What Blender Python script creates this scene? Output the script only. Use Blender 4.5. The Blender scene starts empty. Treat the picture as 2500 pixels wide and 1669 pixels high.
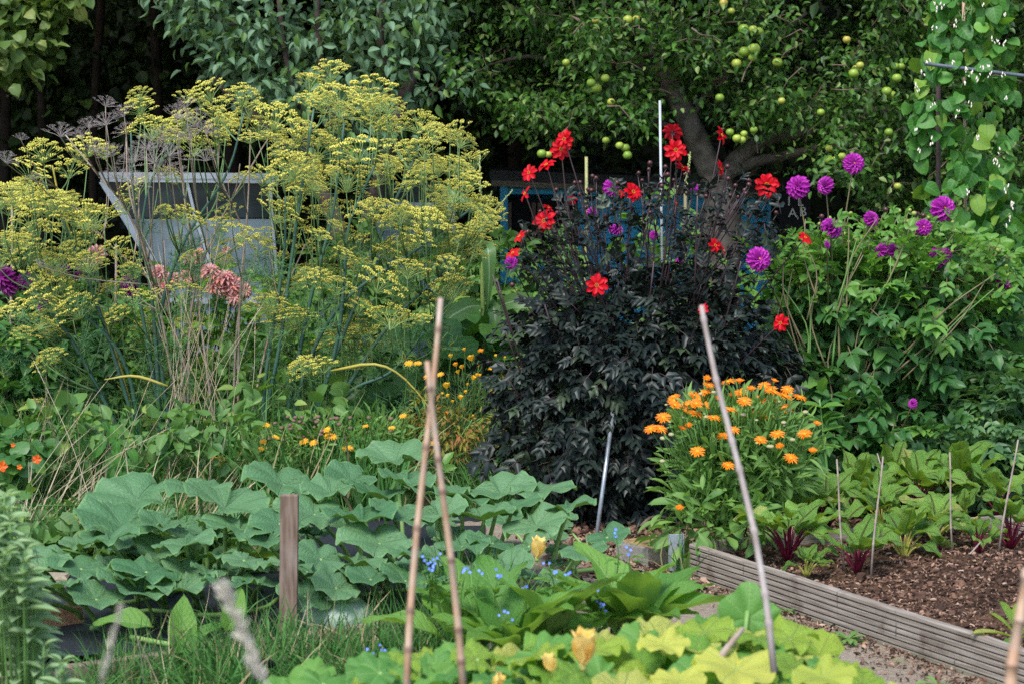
import bpy, math, random
import numpy as np
from mathutils import Matrix, Vector

# ------------------------------------------------------------------ camera, light, exposure
F = 4861.1                      # focal length in photo pixels (70 mm on a 36 mm sensor, 2500 px wide)
CU, CV, HC = 1250.0, 834.5, 1.55
PITCH = math.radians(4.52)
scene = bpy.context.scene
COL = scene.collection
cam_d = bpy.data.cameras.new('camera')
cam = bpy.data.objects.new('camera', cam_d)
COL.objects.link(cam)
cam.location = (0, 0, HC)
cam.rotation_euler = (math.pi / 2 - PITCH, 0, 0)
cam_d.lens = 70; cam_d.sensor_width = 36
cam_d.clip_start = 0.05; cam_d.clip_end = 300
cam_d.dof.use_dof = True
cam_d.dof.focus_distance = 8.9
cam_d.dof.aperture_fstop = 5.6
scene.camera = cam

SUN_EL, SUN_AZ = math.radians(55), math.radians(205)      # azimuth clockwise from +Y: behind the camera, slightly left
world = bpy.data.worlds.new('World'); scene.world = world; world.use_nodes = True
wn = world.node_tree.nodes; wl = world.node_tree.links
sky = wn.new('ShaderNodeTexSky'); sky.sky_type = 'NISHITA'; sky.sun_disc = False
sky.sun_elevation = SUN_EL; sky.sun_rotation = SUN_AZ
sky.air_density = 1.0; sky.dust_density = 1.2; sky.ozone_density = 1.0
bgn = wn['Background']; wl.new(sky.outputs[0], bgn.inputs[0]); bgn.inputs[1].default_value = 0.125
sd = bpy.data.lights.new('sun', 'SUN'); sd.energy = 1.8; sd.angle = math.radians(22); sd.color = (1, .975, .94)
so = bpy.data.objects.new('sun', sd); COL.objects.link(so)
dv = Vector((math.sin(SUN_AZ) * math.cos(SUN_EL), math.cos(SUN_AZ) * math.cos(SUN_EL), math.sin(SUN_EL)))
so.rotation_euler = dv.to_track_quat('Z', 'Y').to_euler()
scene.view_settings.view_transform = 'Standard'; scene.view_settings.look = 'None'
scene.view_settings.exposure = 1.22; scene.view_settings.gamma = 1; scene.view_settings.use_curve_mapping = False
cy = scene.cycles
cy.max_bounces = 5; cy.diffuse_bounces = 3; cy.glossy_bounces = 2; cy.transmission_bounces = 4; cy.transparent_max_bounces = 4
cy.use_denoising = False
try:
    cy.denoiser = 'OPENIMAGEDENOISE'; cy.denoising_input_passes = 'RGB_ALBEDO_NORMAL'
except Exception:
    pass
scene.render.filter_size = 1.2
cy.caustics_reflective = False; cy.caustics_refractive = False
scene.render.use_persistent_data = False

R = random.Random(7)
NR = np.random.default_rng(7)
U = R.uniform

# ------------------------------------------------------------------ pixel to world
_f = np.array([0, math.cos(PITCH), -math.sin(PITCH)]); _u = np.array([0, math.sin(PITCH), math.cos(PITCH)])
def ray(u, v):
    return F * _f + (u - CU) * np.array([1., 0, 0]) + (CV - v) * _u
def P(u, v, Y):
    d = ray(u, v); return np.array([0, 0, HC]) + d * (Y / d[1])
def G(u, v, h=0.0):
    d = ray(u, v); return np.array([0, 0, HC]) + d * ((h - HC) / d[2])
K = 2500 / 2349.0               # the photograph as viewed was 2349 px wide
def PD(x, y, Y): return P(x * K, y * K, Y)
def GD(x, y, h=0.0): return G(x * K, y * K, h)

# ------------------------------------------------------------------ geometry kit (triangles in numpy)
class Geo:
    def __init__(s): s.V = []; s.T = []; s.U = []; s.C = []; s.M = []; s.n = 0
    def add(s, V, T, UV=None, m=0, r=0.0):
        V = np.asarray(V, float); T = np.asarray(T, int).reshape(-1, 3)
        s.V.append(V); s.T.append(T + s.n); s.n += len(V)
        s.U.append(np.zeros((len(V), 2)) if UV is None else np.asarray(UV, float))
        s.C.append(np.full(len(V), r) if np.isscalar(r) else np.asarray(r, float))
        s.M.append(np.full(len(T), m, int) if np.isscalar(m) else np.asarray(m, int)); return s
    def pack(s):
        if len(s.V) != 1:
            s.V = [np.vstack(s.V)]; s.T = [np.vstack(s.T)]; s.U = [np.vstack(s.U)]; s.C = [np.concatenate(s.C)]; s.M = [np.concatenate(s.M)]
        return s.V[0], s.T[0], s.U[0], s.C[0], s.M[0]
    def put(s, g, m4, r=None, dm=0):
        V, T, UV, C, M = g.pack(); m4 = np.asarray(m4, float)
        return s.add(V @ m4[:3, :3].T + m4[:3, 3], T, UV, M + dm, C if r is None else (C + r) % 1.0)
    def batch(s, g, ms, rs):
        """many copies at once; ms (n,4,4)"""
        if len(ms) == 0: return s
        V, T, UV, C, M = g.pack(); ms = np.asarray(ms, float); n = len(ms)
        W = np.einsum('nij,vj->nvi', ms[:, :3, :3], V) + ms[:, None, :3, 3]
        TT = T[None] + (np.arange(n) * len(V))[:, None, None]
        CC = (C[None] + np.asarray(rs)[:, None]) % 1.0
        return s.add(W.reshape(-1, 3), TT.reshape(-1, 3), np.tile(UV, (n, 1)), np.tile(M, n), CC.reshape(-1))

def make_mesh(name, g, mats, smooth=True):
    V, T, UV, C, M = g.pack()
    me = bpy.data.meshes.new(name); nv, nt = len(V), len(T)
    me.vertices.add(nv); me.vertices.foreach_set('co', V.astype(np.float32).ravel())
    me.loops.add(nt * 3); me.loops.foreach_set('vertex_index', T.astype(np.int32).ravel())
    me.polygons.add(nt); me.polygons.foreach_set('loop_start', np.arange(0, nt * 3, 3, dtype=np.int32))
    me.polygons.foreach_set('loop_total', np.full(nt, 3, dtype=np.int32))
    me.polygons.foreach_set('material_index', M.astype(np.int32))
    me.polygons.foreach_set('use_smooth', np.full(nt, smooth, dtype=bool))
    uvl = me.uv_layers.new(name='UVMap'); uvl.data.foreach_set('uv', UV[T.ravel()].astype(np.float32).ravel())
    at = me.attributes.new('rnd', 'FLOAT', 'POINT'); at.data.foreach_set('value', C.astype(np.float32))
    for m in (mats if isinstance(mats, (list, tuple)) else [mats]): me.materials.append(m)
    me.update(); me.validate()
    return me

ORIGIN = {}
def thing(name, label, cat, loc, group=None, kind=None):
    o = bpy.data.objects.new(name, None); COL.objects.link(o); o.empty_display_size = .05
    o.location = Vector(loc); ORIGIN[o.name] = np.array([float(c) for c in loc])
    o['label'] = label; o['category'] = cat
    if group: o['group'] = group
    if kind: o['kind'] = kind
    return o
def child(name, mesh, parent, m4=None, label=None, stuff=False):
    """mesh object placed by world matrix m4 under a top-level thing (which is never rotated)"""
    o = bpy.data.objects.new(name, mesh); COL.objects.link(o)
    m = Matrix.Identity(4) if m4 is None else Matrix([list(map(float, r)) for r in m4])
    if parent is not None:
        o.parent = parent
        if parent.name in ORIGIN:
            m = Matrix.Translation(-Vector(ORIGIN[parent.name])) @ m
    o.matrix_local = m
    if label: o['label'] = label
    if stuff: o['kind'] = 'stuff'
    return o
def part(name, g, mats, parent, smooth=True, label=None, stuff=False):
    return child(name, make_mesh(name, g, mats, smooth), parent, None, label, stuff)
def solo(name, g, mats, label=None, cat=None, kind=None, group=None, smooth=True):
    V = g.pack()[0]; b = np.array([V[:, 0].mean(), V[:, 1].mean(), V[:, 2].min()])
    g.V[0] = V - b
    o = bpy.data.objects.new(name, make_mesh(name, g, mats, smooth)); COL.objects.link(o); o.location = Vector(b)
    if label: o['label'] = label
    if cat: o['category'] = cat
    if kind: o['kind'] = kind
    if group: o['group'] = group
    return o

def nrm(a):
    a = np.asarray(a, float); n = np.linalg.norm(a, axis=-1, keepdims=True); return a / np.maximum(n, 1e-9)
def frames(loc, axis, normal, s, sx=None, sz=None):
    """(n,4,4): local y along axis, local z near normal"""
    loc = np.atleast_2d(loc).astype(float); n = len(loc)
    y = nrm(np.broadcast_to(axis, (n, 3))); z = np.broadcast_to(np.asarray(normal, float), (n, 3))
    x = nrm(np.cross(y, z)); z = np.cross(x, y)
    s = np.broadcast_to(s, n); sx = s if sx is None else np.broadcast_to(sx, n); sz = s if sz is None else np.broadcast_to(sz, n)
    m = np.zeros((n, 4, 4)); m[:, :3, 0] = x * sx[:, None]; m[:, :3, 1] = y * s[:, None]; m[:, :3, 2] = z * sz[:, None]
    m[:, :3, 3] = loc; m[:, 3, 3] = 1; return m
def frame(loc, axis, normal, s, sx=None, sz=None): return frames(loc, axis, normal, s, sx, sz)[0]

def scatter(root, name, templates, mats, ms, idx=None, cap=300, rest=None, meshes=None):
    """nearest `cap` copies become objects that share meshes, the others one stuff mesh"""
    ms = np.asarray(ms)
    if len(ms) == 0: return
    if idx is None: idx = NR.integers(0, len(templates), len(ms))
    d = np.linalg.norm(ms[:, :3, 3] - np.array([0, 0, HC]), axis=1); order = np.argsort(d)
    if cap > 0:
        mm = meshes or [make_mesh(name, t, mats) for t in templates]
        for i in order[:cap]: child(name, mm[idx[i]], root, ms[i])
    tail = order[cap:]
    if len(tail):
        g = Geo()
        for k, t in enumerate(templates):
            sel = tail[idx[tail] == k]; g.batch(t, ms[sel], NR.random(len(sel)))
        part(rest or 'foliage', g, mats, root, stuff=True)

def tube(g, pts, rad, n=5, m=0, r=0.0, cap=True):
    pts = np.asarray(pts, float); k = len(pts); rad = np.broadcast_to(rad, k)
    t = np.gradient(pts, axis=0); t = nrm(t)
    ref = np.array([0.13, 0.91, 0.39]) if abs(t[:, 1]).mean() < .8 else np.array([1., .1, .1])
    a = nrm(np.cross(t, ref)); b = np.cross(t, a)
    th = np.arange(n) * 2 * math.pi / n
    V = (pts[:, None] + rad[:, None, None] * (np.cos(th)[None, :, None] * a[:, None] + np.sin(th)[None, :, None] * b[:, None])).reshape(-1, 3)
    L = np.concatenate([[0], np.cumsum(np.linalg.norm(np.diff(pts, axis=0), axis=1))])
    UV = np.stack([np.tile(th / (2 * math.pi), k), np.repeat(L, n)], 1)
    T = []
    for i in range(k - 1):
        for j in range(n):
            p, q = i * n + j, i * n + (j + 1) % n
            T += [(p, q, q + n), (p, q + n, p + n)]
    if cap:
        T += [(0, j + 1, j) for j in range(1, n - 1)] + [((k - 1) * n, (k - 1) * n + j, (k - 1) * n + j + 1) for j in range(1, n - 1)]
    return g.add(V, T, UV, m, r)
def curve(a, b, n=6, sag=0.0, jit=0.0, up=0.0):
    a, b = np.asarray(a, float), np.asarray(b, float); t = np.linspace(0, 1, n)[:, None]
    p = a * (1 - t) + b * t; p[:, 2] += (sag * 4 * t * (1 - t))[:, 0]
    if up: # starts steep, spreads out later
        p[:, :2] = a[:2] + (b[:2] - a[:2]) * (t ** (1 + up)); 
    if jit: p[1:-1] += NR.normal(0, jit, (n - 2, 3))
    return p
def smooth_poly(pts, n=14):
    pts = np.asarray(pts, float); k = len(pts); out = []
    ext = np.vstack([2 * pts[0] - pts[1], pts, 2 * pts[-1] - pts[-2]])
    for s in np.linspace(0, k - 1 - 1e-6, n):
        i = int(s); t = s - i; p0, p1, p2, p3 = ext[i:i + 4]
        out.append(.5 * (2 * p1 + (p2 - p0) * t + (2 * p0 - 5 * p1 + 4 * p2 - p3) * t * t + (3 * p1 - p0 - 3 * p2 + p3) * t ** 3))
    return np.array(out)
def box(g, c, s, rot=0, m=0, r=0.0, bev=0.0):
    hx, hy, hz = s[0] / 2, s[1] / 2, s[2] / 2
    b = min(bev, hx * .5, hy * .5, hz * .5)
    if b > 0:
        V = []; 
        for z, q in ((-hz, b), (-hz + b, 0), (hz - b, 0), (hz, b)):
            x, y = hx - q, hy - q; V += [(-x, -y, z), (x, -y, z), (x, y, z), (-x, y, z)]
    else:
        V = [(-hx, -hy, -hz), (hx, -hy, -hz), (hx, hy, -hz), (-hx, hy, -hz), (-hx, -hy, hz), (hx, -hy, hz), (hx, hy, hz), (-hx, hy, hz)]
    V = np.array(V); T = [(0, 2, 1), (0, 3, 2)]; L = len(V) // 4
    for i in range(L - 1):
        for j in range(4):
            p, q = i * 4 + j, i * 4 + (j + 1) % 4; T += [(p, q, q + 4), (p, q + 4, p + 4)]
    e = (L - 1) * 4; T += [(e, e + 1, e + 2), (e, e + 2, e + 3)]
    ca, sa = math.cos(rot), math.sin(rot)
    W = np.stack([V[:, 0] * ca - V[:, 1] * sa, V[:, 0] * sa + V[:, 1] * ca, V[:, 2]], 1) + np.asarray(c)
    return g.add(W, T, V[:, :2] + V[:, 2:3] * .5, m, r)
def ball(g, c, rx, ry=None, rz=None, n=8, k=5, m=0, r=0.0, dim=0.0):
    ry = rx if ry is None else ry; rz = rx if rz is None else rz
    V = [(0, 0, -1 + dim)]; 
    for i in range(1, k):
        a = -math.pi / 2 + math.pi * i / k
        V += [(math.cos(a) * math.cos(2 * math.pi * j / n), math.cos(a) * math.sin(2 * math.pi * j / n), math.sin(a)) for j in range(n)]
    V += [(0, 0, 1 - dim)]
    T = [(0, 1 + (j + 1) % n, 1 + j) for j in range(n)]
    for i in range(k - 2):
        for j in range(n):
            p, q = 1 + i * n + j, 1 + i * n + (j + 1) % n; T += [(p, q, q + n), (p, q + n, p + n)]
    e = 1 + (k - 1) * n; T += [(e, e - n + j, e - n + (j + 1) % n) for j in range(n)]
    V = np.array(V); UV = V[:, :2] * .5 + .5
    return g.add(V * [rx, ry, rz] + np.asarray(c), T, UV, m, r)

# ------------------------------------------------------------------ leaf and petal templates (unit length along +y, face up +z)
PROF = {
    'ovate': lambda t: np.sin(math.pi * t ** .72) ** .9,
    'lance': lambda t: np.sin(math.pi * t ** .8) ** 1.1,
    'oblong': lambda t: np.minimum(1, 3.2 * t + .08) * np.minimum(1, 3.0 * (1 - t)) ** .7,
    'spat': lambda t: np.sin(math.pi * t ** 1.5) ** .9 * .85 + .15 * np.sin(math.pi * t),
    'heart': lambda t: np.where(t < .25, .75 + .25 * np.sin(math.pi / 2 * t / .25), np.cos(math.pi / 2 * np.clip((t - .25) / .75, 0, 1)) ** .8),
    'petal': lambda t: np.clip(np.sin(math.pi * np.clip(t * .93 + .03, 0, 1) ** 1.25), 0, 1) ** .75,
    'strap': lambda t: np.minimum(1, 2.5 * t + .35) * np.minimum(1, 5 * (1 - t) + .25),
    'beet': lambda t: np.where(t < .3, .25 + .75 * np.sin(math.pi / 2 * t / .3), np.cos(math.pi / 2 * np.clip((t - .3) / .7, 0, 1)) ** .6),
}
def leaf(W=.5, n=4, prof='ovate', fold=.25, curl=.25, wave=0.0, ser=0.0, cols=2, m=0, tw=0.0, g=None, m4=None, seed=0, r=0.0):
    rr = np.random.default_rng(seed)
    t = np.linspace(0, 1, n + 1); w = PROF[prof](t) * W * .5
    if ser: w = w * (1 + ser * np.where(np.arange(n + 1) % 2, 1, -1))
    w[-1] = 0 if prof not in ('strap', 'oblong') else w[-1]; w = np.maximum(w, 0.002)
    xs = np.linspace(-1, 1, cols * 2 + 1) if cols > 1 else np.array([-1, 0, 1.])
    V, UV = [], []
    ph = rr.uniform(0, 6, 4)
    for i, (ti, wi) in enumerate(zip(t, w)):
        a = curl * ti * 1.1
        for x in xs:
            z = fold * abs(x) * wi * 2 + wave * W * (abs(x) ** 2) * math.sin(ti * 11 + ph[0] + (1.7 if x > 0 else 0)) + wave * .3 * W * math.sin(ti * 7 + ph[1])
            yy = math.sin(a) / max(curl * 1.1, 1e-3) if curl > 1e-3 else ti
            zz = -(1 - math.cos(a)) / max(curl * 1.1, 1e-3) if curl > 1e-3 else 0
            V.append((x * wi + tw * z, yy + z * math.sin(a), zz + z * math.cos(a))); UV.append((.5 + x * .5, ti))
    c = len(xs); T = []
    for i in range(n):
        for j in range(c - 1):
            p = i * c + j
            if (j < c // 2): T += [(p, p + 1, p + c), (p + 1, p + c + 1, p + c)]
            else: T += [(p, p + 1, p + c + 1), (p, p + c + 1, p + c)]
    V = np.array(V)
    if m4 is not None: V = V @ m4[:3, :3].T + m4[:3, 3]
    g = g or Geo(); return g.add(V, T, UV, m, r)

def gourd_leaf(seed, na=30, funnel=.32, wav=.07, lobes=.1, nr=4):
    """cucurbit leaf, radius 1 round the stalk joint at the origin; the sinus points to -y"""
    rr = np.random.default_rng(seed); ph = rr.uniform(0, 6.28, 6)
    th = np.linspace(-math.pi, math.pi, na + 1)[:-1] + math.pi / na
    sinus = np.exp(-((np.abs(th + math.pi / 2 + (th < -math.pi) * 0)) / .22) ** 2)
    th2 = np.angle(np.exp(1j * (th + math.pi / 2)))
    sinus = np.exp(-(th2 / .28) ** 2)
    Rr = (1 - .1 * np.sin(th) * -1) * (1 - .62 * sinus) * (1 + lobes * np.cos(5 * (th - math.pi / 2)) + .022 * np.cos(na * th / 2) + .04 * np.sin(3 * th + ph[0]))
    V = [(0, 0, 0)]; UV = [(.5, .5)]
    for k in range(1, nr + 1):
        f = (k / nr) ** .85
        z = funnel * f ** 1.2 - .16 * f ** 3.2 + wav * (f ** 2 * (.55 * np.sin(4 * th + ph[1]) + .6 * np.sin(7 * th + ph[2])) + f ** 4 * (.55 * np.sin(11 * th + ph[4]) + .4 * np.sin(15 * th + ph[5]))) + .06 * f * np.sin(2 * th + ph[3]) + .075 * f * (1 - .4 * f) * np.abs(np.sin(3.5 * (th - math.pi / 2)))
        if k == nr: z = z - .02 + rr.uniform(-.015, .015, na)
        V += list(zip(Rr * f * np.cos(th), Rr * f * np.sin(th), z)); UV += list(zip(.5 + .5 * f * np.cos(th), .5 + .5 * f * np.sin(th)))
    T = [(0, 1 + j, 1 + (j + 1) % na) for j in range(na)]
    for k in range(nr - 1):
        for j in range(na):
            p, q = 1 + k * na + j, 1 + k * na + (j + 1) % na; T += [(p, p + na, q + na), (p, q + na, q)]
    return Geo().add(V, T, UV)

def compound(leaflets, W=.45, prof='lance', n=4, ser=.18, seed=0, spread=.95, curl=.4, stalk=True, fold=.2):
    """pinnate leaf: pairs of toothed leaflets on a rachis, unit length"""
    rr = np.random.default_rng(seed); g = Geo()
    pairs = leaflets // 2
    for i in range(pairs):
        y = .3 + .38 * i / max(1, pairs - 1) if pairs > 1 else .45
        for sx in (-1, 1):
            a = spread * (1 - .15 * i) + rr.uniform(-.15, .15); L = (.42 - .04 * i) * rr.uniform(.85, 1.1)
            ax = (sx * math.sin(a), math.cos(a), rr.uniform(-.25, .1))
            leaf(W, n, prof, fold, curl, ser=ser, g=g, m4=frame((0, y, 0), ax, (rr.uniform(-.3, .3), 0, 1), L), seed=seed + i)
    leaf(W, n + 1, prof, fold, curl, ser=ser, g=g, m4=frame((0, .56, 0), (rr.uniform(-.1, .1), 1, -.15), (0, 0, 1), .5), seed=seed)
    if stalk: tube(g, [(0, 0, 0), (0, .3, .01), (0, .6, 0)], [.018, .014, .01], 3, m=1)
    return g

# ------------------------------------------------------------------ materials
def newmat(name):
    m = bpy.data.materials.new(name); m.use_nodes = True; nt = m.node_tree
    return m, nt, nt.nodes, nt.links, nt.nodes['Principled BSDF']
def mth(nt, op, a, b=None, c=None):
    n = nt.nodes.new('ShaderNodeMath'); n.operation = op
    for i, v in enumerate((a, b, c)):
        if v is None: continue
        if isinstance(v, (int, float)): n.inputs[i].default_value = v
        else: nt.links.new(v, n.inputs[i])
    return n.outputs[0]
def mixc(nt, fac, a, b, mode='MIX'):
    n = nt.nodes.new('ShaderNodeMix'); n.data_type = 'RGBA'; n.blend_type = mode
    for s, v in ((n.inputs[0], fac), (n.inputs[6], a), (n.inputs[7], b)):
        if isinstance(v, (int, float)): s.default_value = v
        elif isinstance(v, tuple): s.default_value = (*v[:3], 1)
        else: nt.links.new(v, s)
    return n.outputs[2]
def rnd(nt):
    a = nt.nodes.new('ShaderNodeAttribute'); a.attribute_name = 'rnd'
    o = nt.nodes.new('ShaderNodeObjectInfo')
    return mth(nt, 'FRACT', mth(nt, 'ADD', a.outputs['Fac'], o.outputs['Random']))
def noise(nt, scale, detail=3, coord='Object', rough=.6, dist=0.0):
    tc = nt.nodes.new('ShaderNodeTexCoord'); n = nt.nodes.new('ShaderNodeTexNoise')
    n.inputs['Scale'].default_value = scale; n.inputs['Detail'].default_value = detail; n.inputs['Roughness'].default_value = rough
    n.inputs['Distortion'].default_value = dist
    nt.links.new(tc.outputs[coord], n.inputs['Vector']); return n.outputs['Fac']
def ramp(nt, fac, stops):
    n = nt.nodes.new('ShaderNodeValToRGB'); e = n.color_ramp.elements
    while len(e) < len(stops): e.new(.5)
    for k, (p, c) in enumerate(stops): e[k].position = p; e[k].color = (*c, 1)
    nt.links.new(fac, n.inputs[0]); return n.outputs[0]
def mapr(nt, v, a, b, c=0.0, d=1.0):
    n = nt.nodes.new('ShaderNodeMapRange'); nt.links.new(v, n.inputs[0])
    for i, x in enumerate((a, b, c, d)): n.inputs[i + 1].default_value = x
    return n.outputs[0]
def bump(nt, h, strength, dist, target):
    b = nt.nodes.new('ShaderNodeBump'); b.inputs['Strength'].default_value = strength; b.inputs['Distance'].default_value = dist
    nt.links.new(h, b.inputs['Height']); nt.links.new(b.outputs[0], target)

def leafmat(name, c1, c2, odd=None, odd_share=.06, vein=None, kind='pinnate', veins=7, vw=.05, rough=.5, trans=.25, back=None, spec=.35, blot=0.0, edge=None, bmp=0.0, tcol=None):
    m, nt, N, L, bs = newmat(name)
    def warm(c): return c if c is None or not (c[1] > c[0] * 1.7 and c[1] > c[2] * 1.9) else (c[0] * 1.28, c[1] * 1.02, c[2] * .88)
    c1, c2, odd, back = warm(c1), warm(c2), warm(odd), warm(back)
    r = rnd(nt); col = mixc(nt, r, c1, c2)
    if odd is not None:
        r2 = mth(nt, 'FRACT', mth(nt, 'MULTIPLY', r, 17.31)); col = mixc(nt, mth(nt, 'GREATER_THAN', r2, 1 - odd_share), col, odd)
    if blot:
        nz = noise(nt, 9, 3, 'UV'); col = mixc(nt, mth(nt, 'MULTIPLY', mapr(nt, nz, .45, .7), blot), col, tuple(min(1, x * 1.9 + .01) for x in c2), 'MIX')
    mask = None
    if vein is not None:
        uv = N.new('ShaderNodeUVMap'); sp = N.new('ShaderNodeSeparateXYZ'); L.new(uv.outputs[0], sp.inputs[0])
        x = mth(nt, 'SUBTRACT', sp.outputs[0], .5); y = sp.outputs[1]
        ax = mth(nt, 'ABSOLUTE', x)
        if kind == 'pinnate':
            mid = mapr(nt, ax, vw * .35, vw * 1.1, 1, 0)
            ph = mth(nt, 'FRACT', mth(nt, 'MULTIPLY', mth(nt, 'SUBTRACT', y, mth(nt, 'MULTIPLY', ax, .55)), veins))
            side = mapr(nt, mth(nt, 'ABSOLUTE', mth(nt, 'SUBTRACT', ph, .5)), .04, .14, .75, 0)
            mask = mth(nt, 'MAXIMUM', mid, side)
        elif kind == 'mid':
            mask = mapr(nt, ax, vw * .35, vw * 1.1, 1, 0)
        else:
            yy = mth(nt, 'SUBTRACT', y, .5); an = mth(nt, 'ARCTAN2', x, yy)
            rad = mth(nt, 'SQRT', mth(nt, 'ADD', mth(nt, 'MULTIPLY', x, x), mth(nt, 'MULTIPLY', yy, yy)))
            a2 = mth(nt, 'ABSOLUTE', mth(nt, 'SINE', mth(nt, 'MULTIPLY', an, veins / 2)))
            wdt = mth(nt, 'MULTIPLY', a2, rad)
            mask = mapr(nt, wdt, vw * .2, vw * .75, 1, 0)
            if edge is not None:
                col = mixc(nt, mapr(nt, rad, .46, .5, 0, .7), col, edge)
        col = mixc(nt, mth(nt, 'MULTIPLY', mask, .7), col, vein)
    geo = N.new('ShaderNodeNewGeometry')
    bcol = back if back is not None else tuple(min(1, c * 1.25 + .01) for c in c2)
    col = mixc(nt, geo.outputs['Backfacing'], col, mixc(nt, .35, bcol, col))
    L.new(col, bs.inputs['Base Color']); bs.inputs['Roughness'].default_value = rough; bs.inputs['Specular IOR Level'].default_value = spec
    if bmp:
        h = noise(nt, 28, 2, 'UV'); hh = h if mask is None else mth(nt, 'SUBTRACT', h, mth(nt, 'MULTIPLY', mask, 1.2)); bump(nt, hh, bmp, .01, bs.inputs['Normal'])
    tr = N.new('ShaderNodeBsdfTranslucent'); mx = N.new('ShaderNodeMixShader'); mx.inputs[0].default_value = trans
    hsv = mixc(nt, 1.0, col, tcol or (1.9, 1.9, .75), 'MULTIPLY'); L.new(hsv, tr.inputs[0])
    L.new(bs.outputs[0], mx.inputs[1]); L.new(tr.outputs[0], mx.inputs[2]); L.new(mx.outputs[0], N['Material Output'].inputs[0])
    return m
def plain(name, c1, c2=None, rough=.6, scale=20, spec=.3, metal=0.0, bmp=0.0, detail=4, coord='Object', trans=0.0):
    m, nt, N, L, bs = newmat(name)
    if c2 is not None: L.new(mixc(nt, mapr(nt, noise(nt, scale, detail, coord), .3, .7), c1, c2), bs.inputs['Base Color'])
    else: bs.inputs['Base Color'].default_value = (*c1, 1)
    bs.inputs['Roughness'].default_value = rough; bs.inputs['Specular IOR Level'].default_value = spec; bs.inputs['Metallic'].default_value = metal
    if bmp: bump(nt, noise(nt, scale * 2, detail, coord), bmp, .01, bs.inputs['Normal'])
    if trans:
        tr = N.new('ShaderNodeBsdfTranslucent'); mx = N.new('ShaderNodeMixShader'); mx.inputs[0].default_value = trans; tr.inputs[0].default_value = (*c1, 1)
        L.new(bs.outputs[0], mx.inputs[1]); L.new(tr.outputs[0], mx.inputs[2]); L.new(mx.outputs[0], N['Material Output'].inputs[0])
    return m
def varied(name, stops, rough=.6, spec=.2, trans=0.0):
    """colour picked per piece"""
    m, nt, N, L, bs = newmat(name); r = rnd(nt)
    col = ramp(nt, r, stops); L.new(col, bs.inputs['Base Color']); bs.inputs['Roughness'].default_value = rough; bs.inputs['Specular IOR Level'].default_value = spec
    if trans:
        tr = N.new('ShaderNodeBsdfTranslucent'); mx = N.new('ShaderNodeMixShader'); mx.inputs[0].default_value = trans; L.new(col, tr.inputs[0])
        L.new(bs.outputs[0], mx.inputs[1]); L.new(tr.outputs[0], mx.inputs[2]); L.new(mx.outputs[0], N['Material Output'].inputs[0])
    return m
def woodmat(name, c1, c2, c3, stretch=(1, 1, 1), scale=30, rough=.85, bmp=.4):
    m, nt, N, L, bs = newmat(name)
    tc = N.new('ShaderNodeTexCoord'); mp = N.new('ShaderNodeMapping'); mp.inputs['Scale'].default_value = stretch; L.new(tc.outputs['Object'], mp.inputs[0])
    n1 = N.new('ShaderNodeTexNoise'); n1.inputs['Scale'].default_value = scale; n1.inputs['Detail'].default_value = 6; L.new(mp.outputs[0], n1.inputs['Vector'])
    n2 = noise(nt, 5, 3)
    col = mixc(nt, mapr(nt, n1.outputs[0], .35, .65), c1, c2); col = mixc(nt, mapr(nt, n2, .5, .75, 0, .6), col, c3)
    L.new(col, bs.inputs['Base Color']); bs.inputs['Roughness'].default_value = rough; bs.inputs['Specular IOR Level'].default_value = .15
    bump(nt, n1.outputs[0], bmp, .004, bs.inputs['Normal']); return m

M = {}
M['pump'] = leafmat('pumpkin_leaf', (.050, .165, .075), (.095, .235, .115), vein=(.19, .32, .17), kind='radial', veins=7, vw=.035, rough=.42, trans=.14, back=(.10, .26, .05), edge=(.17, .32, .11), bmp=.7, spec=.35)
M['cour'] = leafmat('courgette_leaf', (.10, .28, .04), (.22, .38, .05), odd=(.42, .44, .10), odd_share=.22, vein=(.36, .46, .15), kind='radial', veins=7, vw=.05, rough=.42, trans=.3, back=(.14, .30, .06), bmp=.7, blot=.15)
M['comf'] = leafmat('comfrey_leaf', (.070, .23, .045), (.13, .33, .06), vein=(.16, .30, .08), veins=8, vw=.035, rough=.45, trans=.35, bmp=.45, back=(.14, .27, .08))
M['beet'] = leafmat('beet_leaf', (.10, .27, .05), (.175, .39, .075), odd=(.34, .40, .10), odd_share=.06, vein=(.12, .04, .04), kind='mid', vw=.055, rough=.38, trans=.28, bmp=1.0, blot=.08, back=(.16, .30, .05), spec=.5)
M['cale'] = leafmat('marigold_leaf', (.075, .205, .055), (.135, .30, .08), rough=.55, trans=.22)
M['dark'] = leafmat('dark_dahlia_leaf', (.009, .017, .013), (.018, .029, .021), odd=(.04, .065, .03), odd_share=.08, rough=.45, trans=.05, spec=.36, back=(.02, .03, .02), tcol=(1.2, 1.3, .8))
M['dahl'] = leafmat('dahlia_leaf', (.022, .105, .028), (.050, .165, .038), odd=(.10, .27, .05), odd_share=.10, vein=(.09, .20, .07), veins=6, vw=.05, rough=.42, trans=.2)
M['dahl_hi'] = leafmat('young_dahlia_leaf', (.060, .20, .035), (.105, .285, .05), vein=(.2, .36, .1), veins=6, vw=.05, rough=.45, trans=.3)
M['bean'] = leafmat('bean_leaf', (.026, .135, .022), (.062, .225, .038), odd=(.16, .34, .05), odd_share=.16, vein=(.13, .28, .08), veins=5, vw=.05, rough=.5, trans=.25)
M['apple_l'] = leafmat('apple_leaf', (.022, .095, .012), (.058, .17, .022), odd=(.17, .25, .06), odd_share=.12, rough=.45, trans=.2, back=(.11, .17, .09))
M['plum_l'] = leafmat('plum_leaf', (.070, .165, .085), (.135, .25, .14), odd=(.07, .18, .04), odd_share=.2, vein=(.17, .25, .15), kind='mid', rough=.5, trans=.2, back=(.15, .23, .14))
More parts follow.
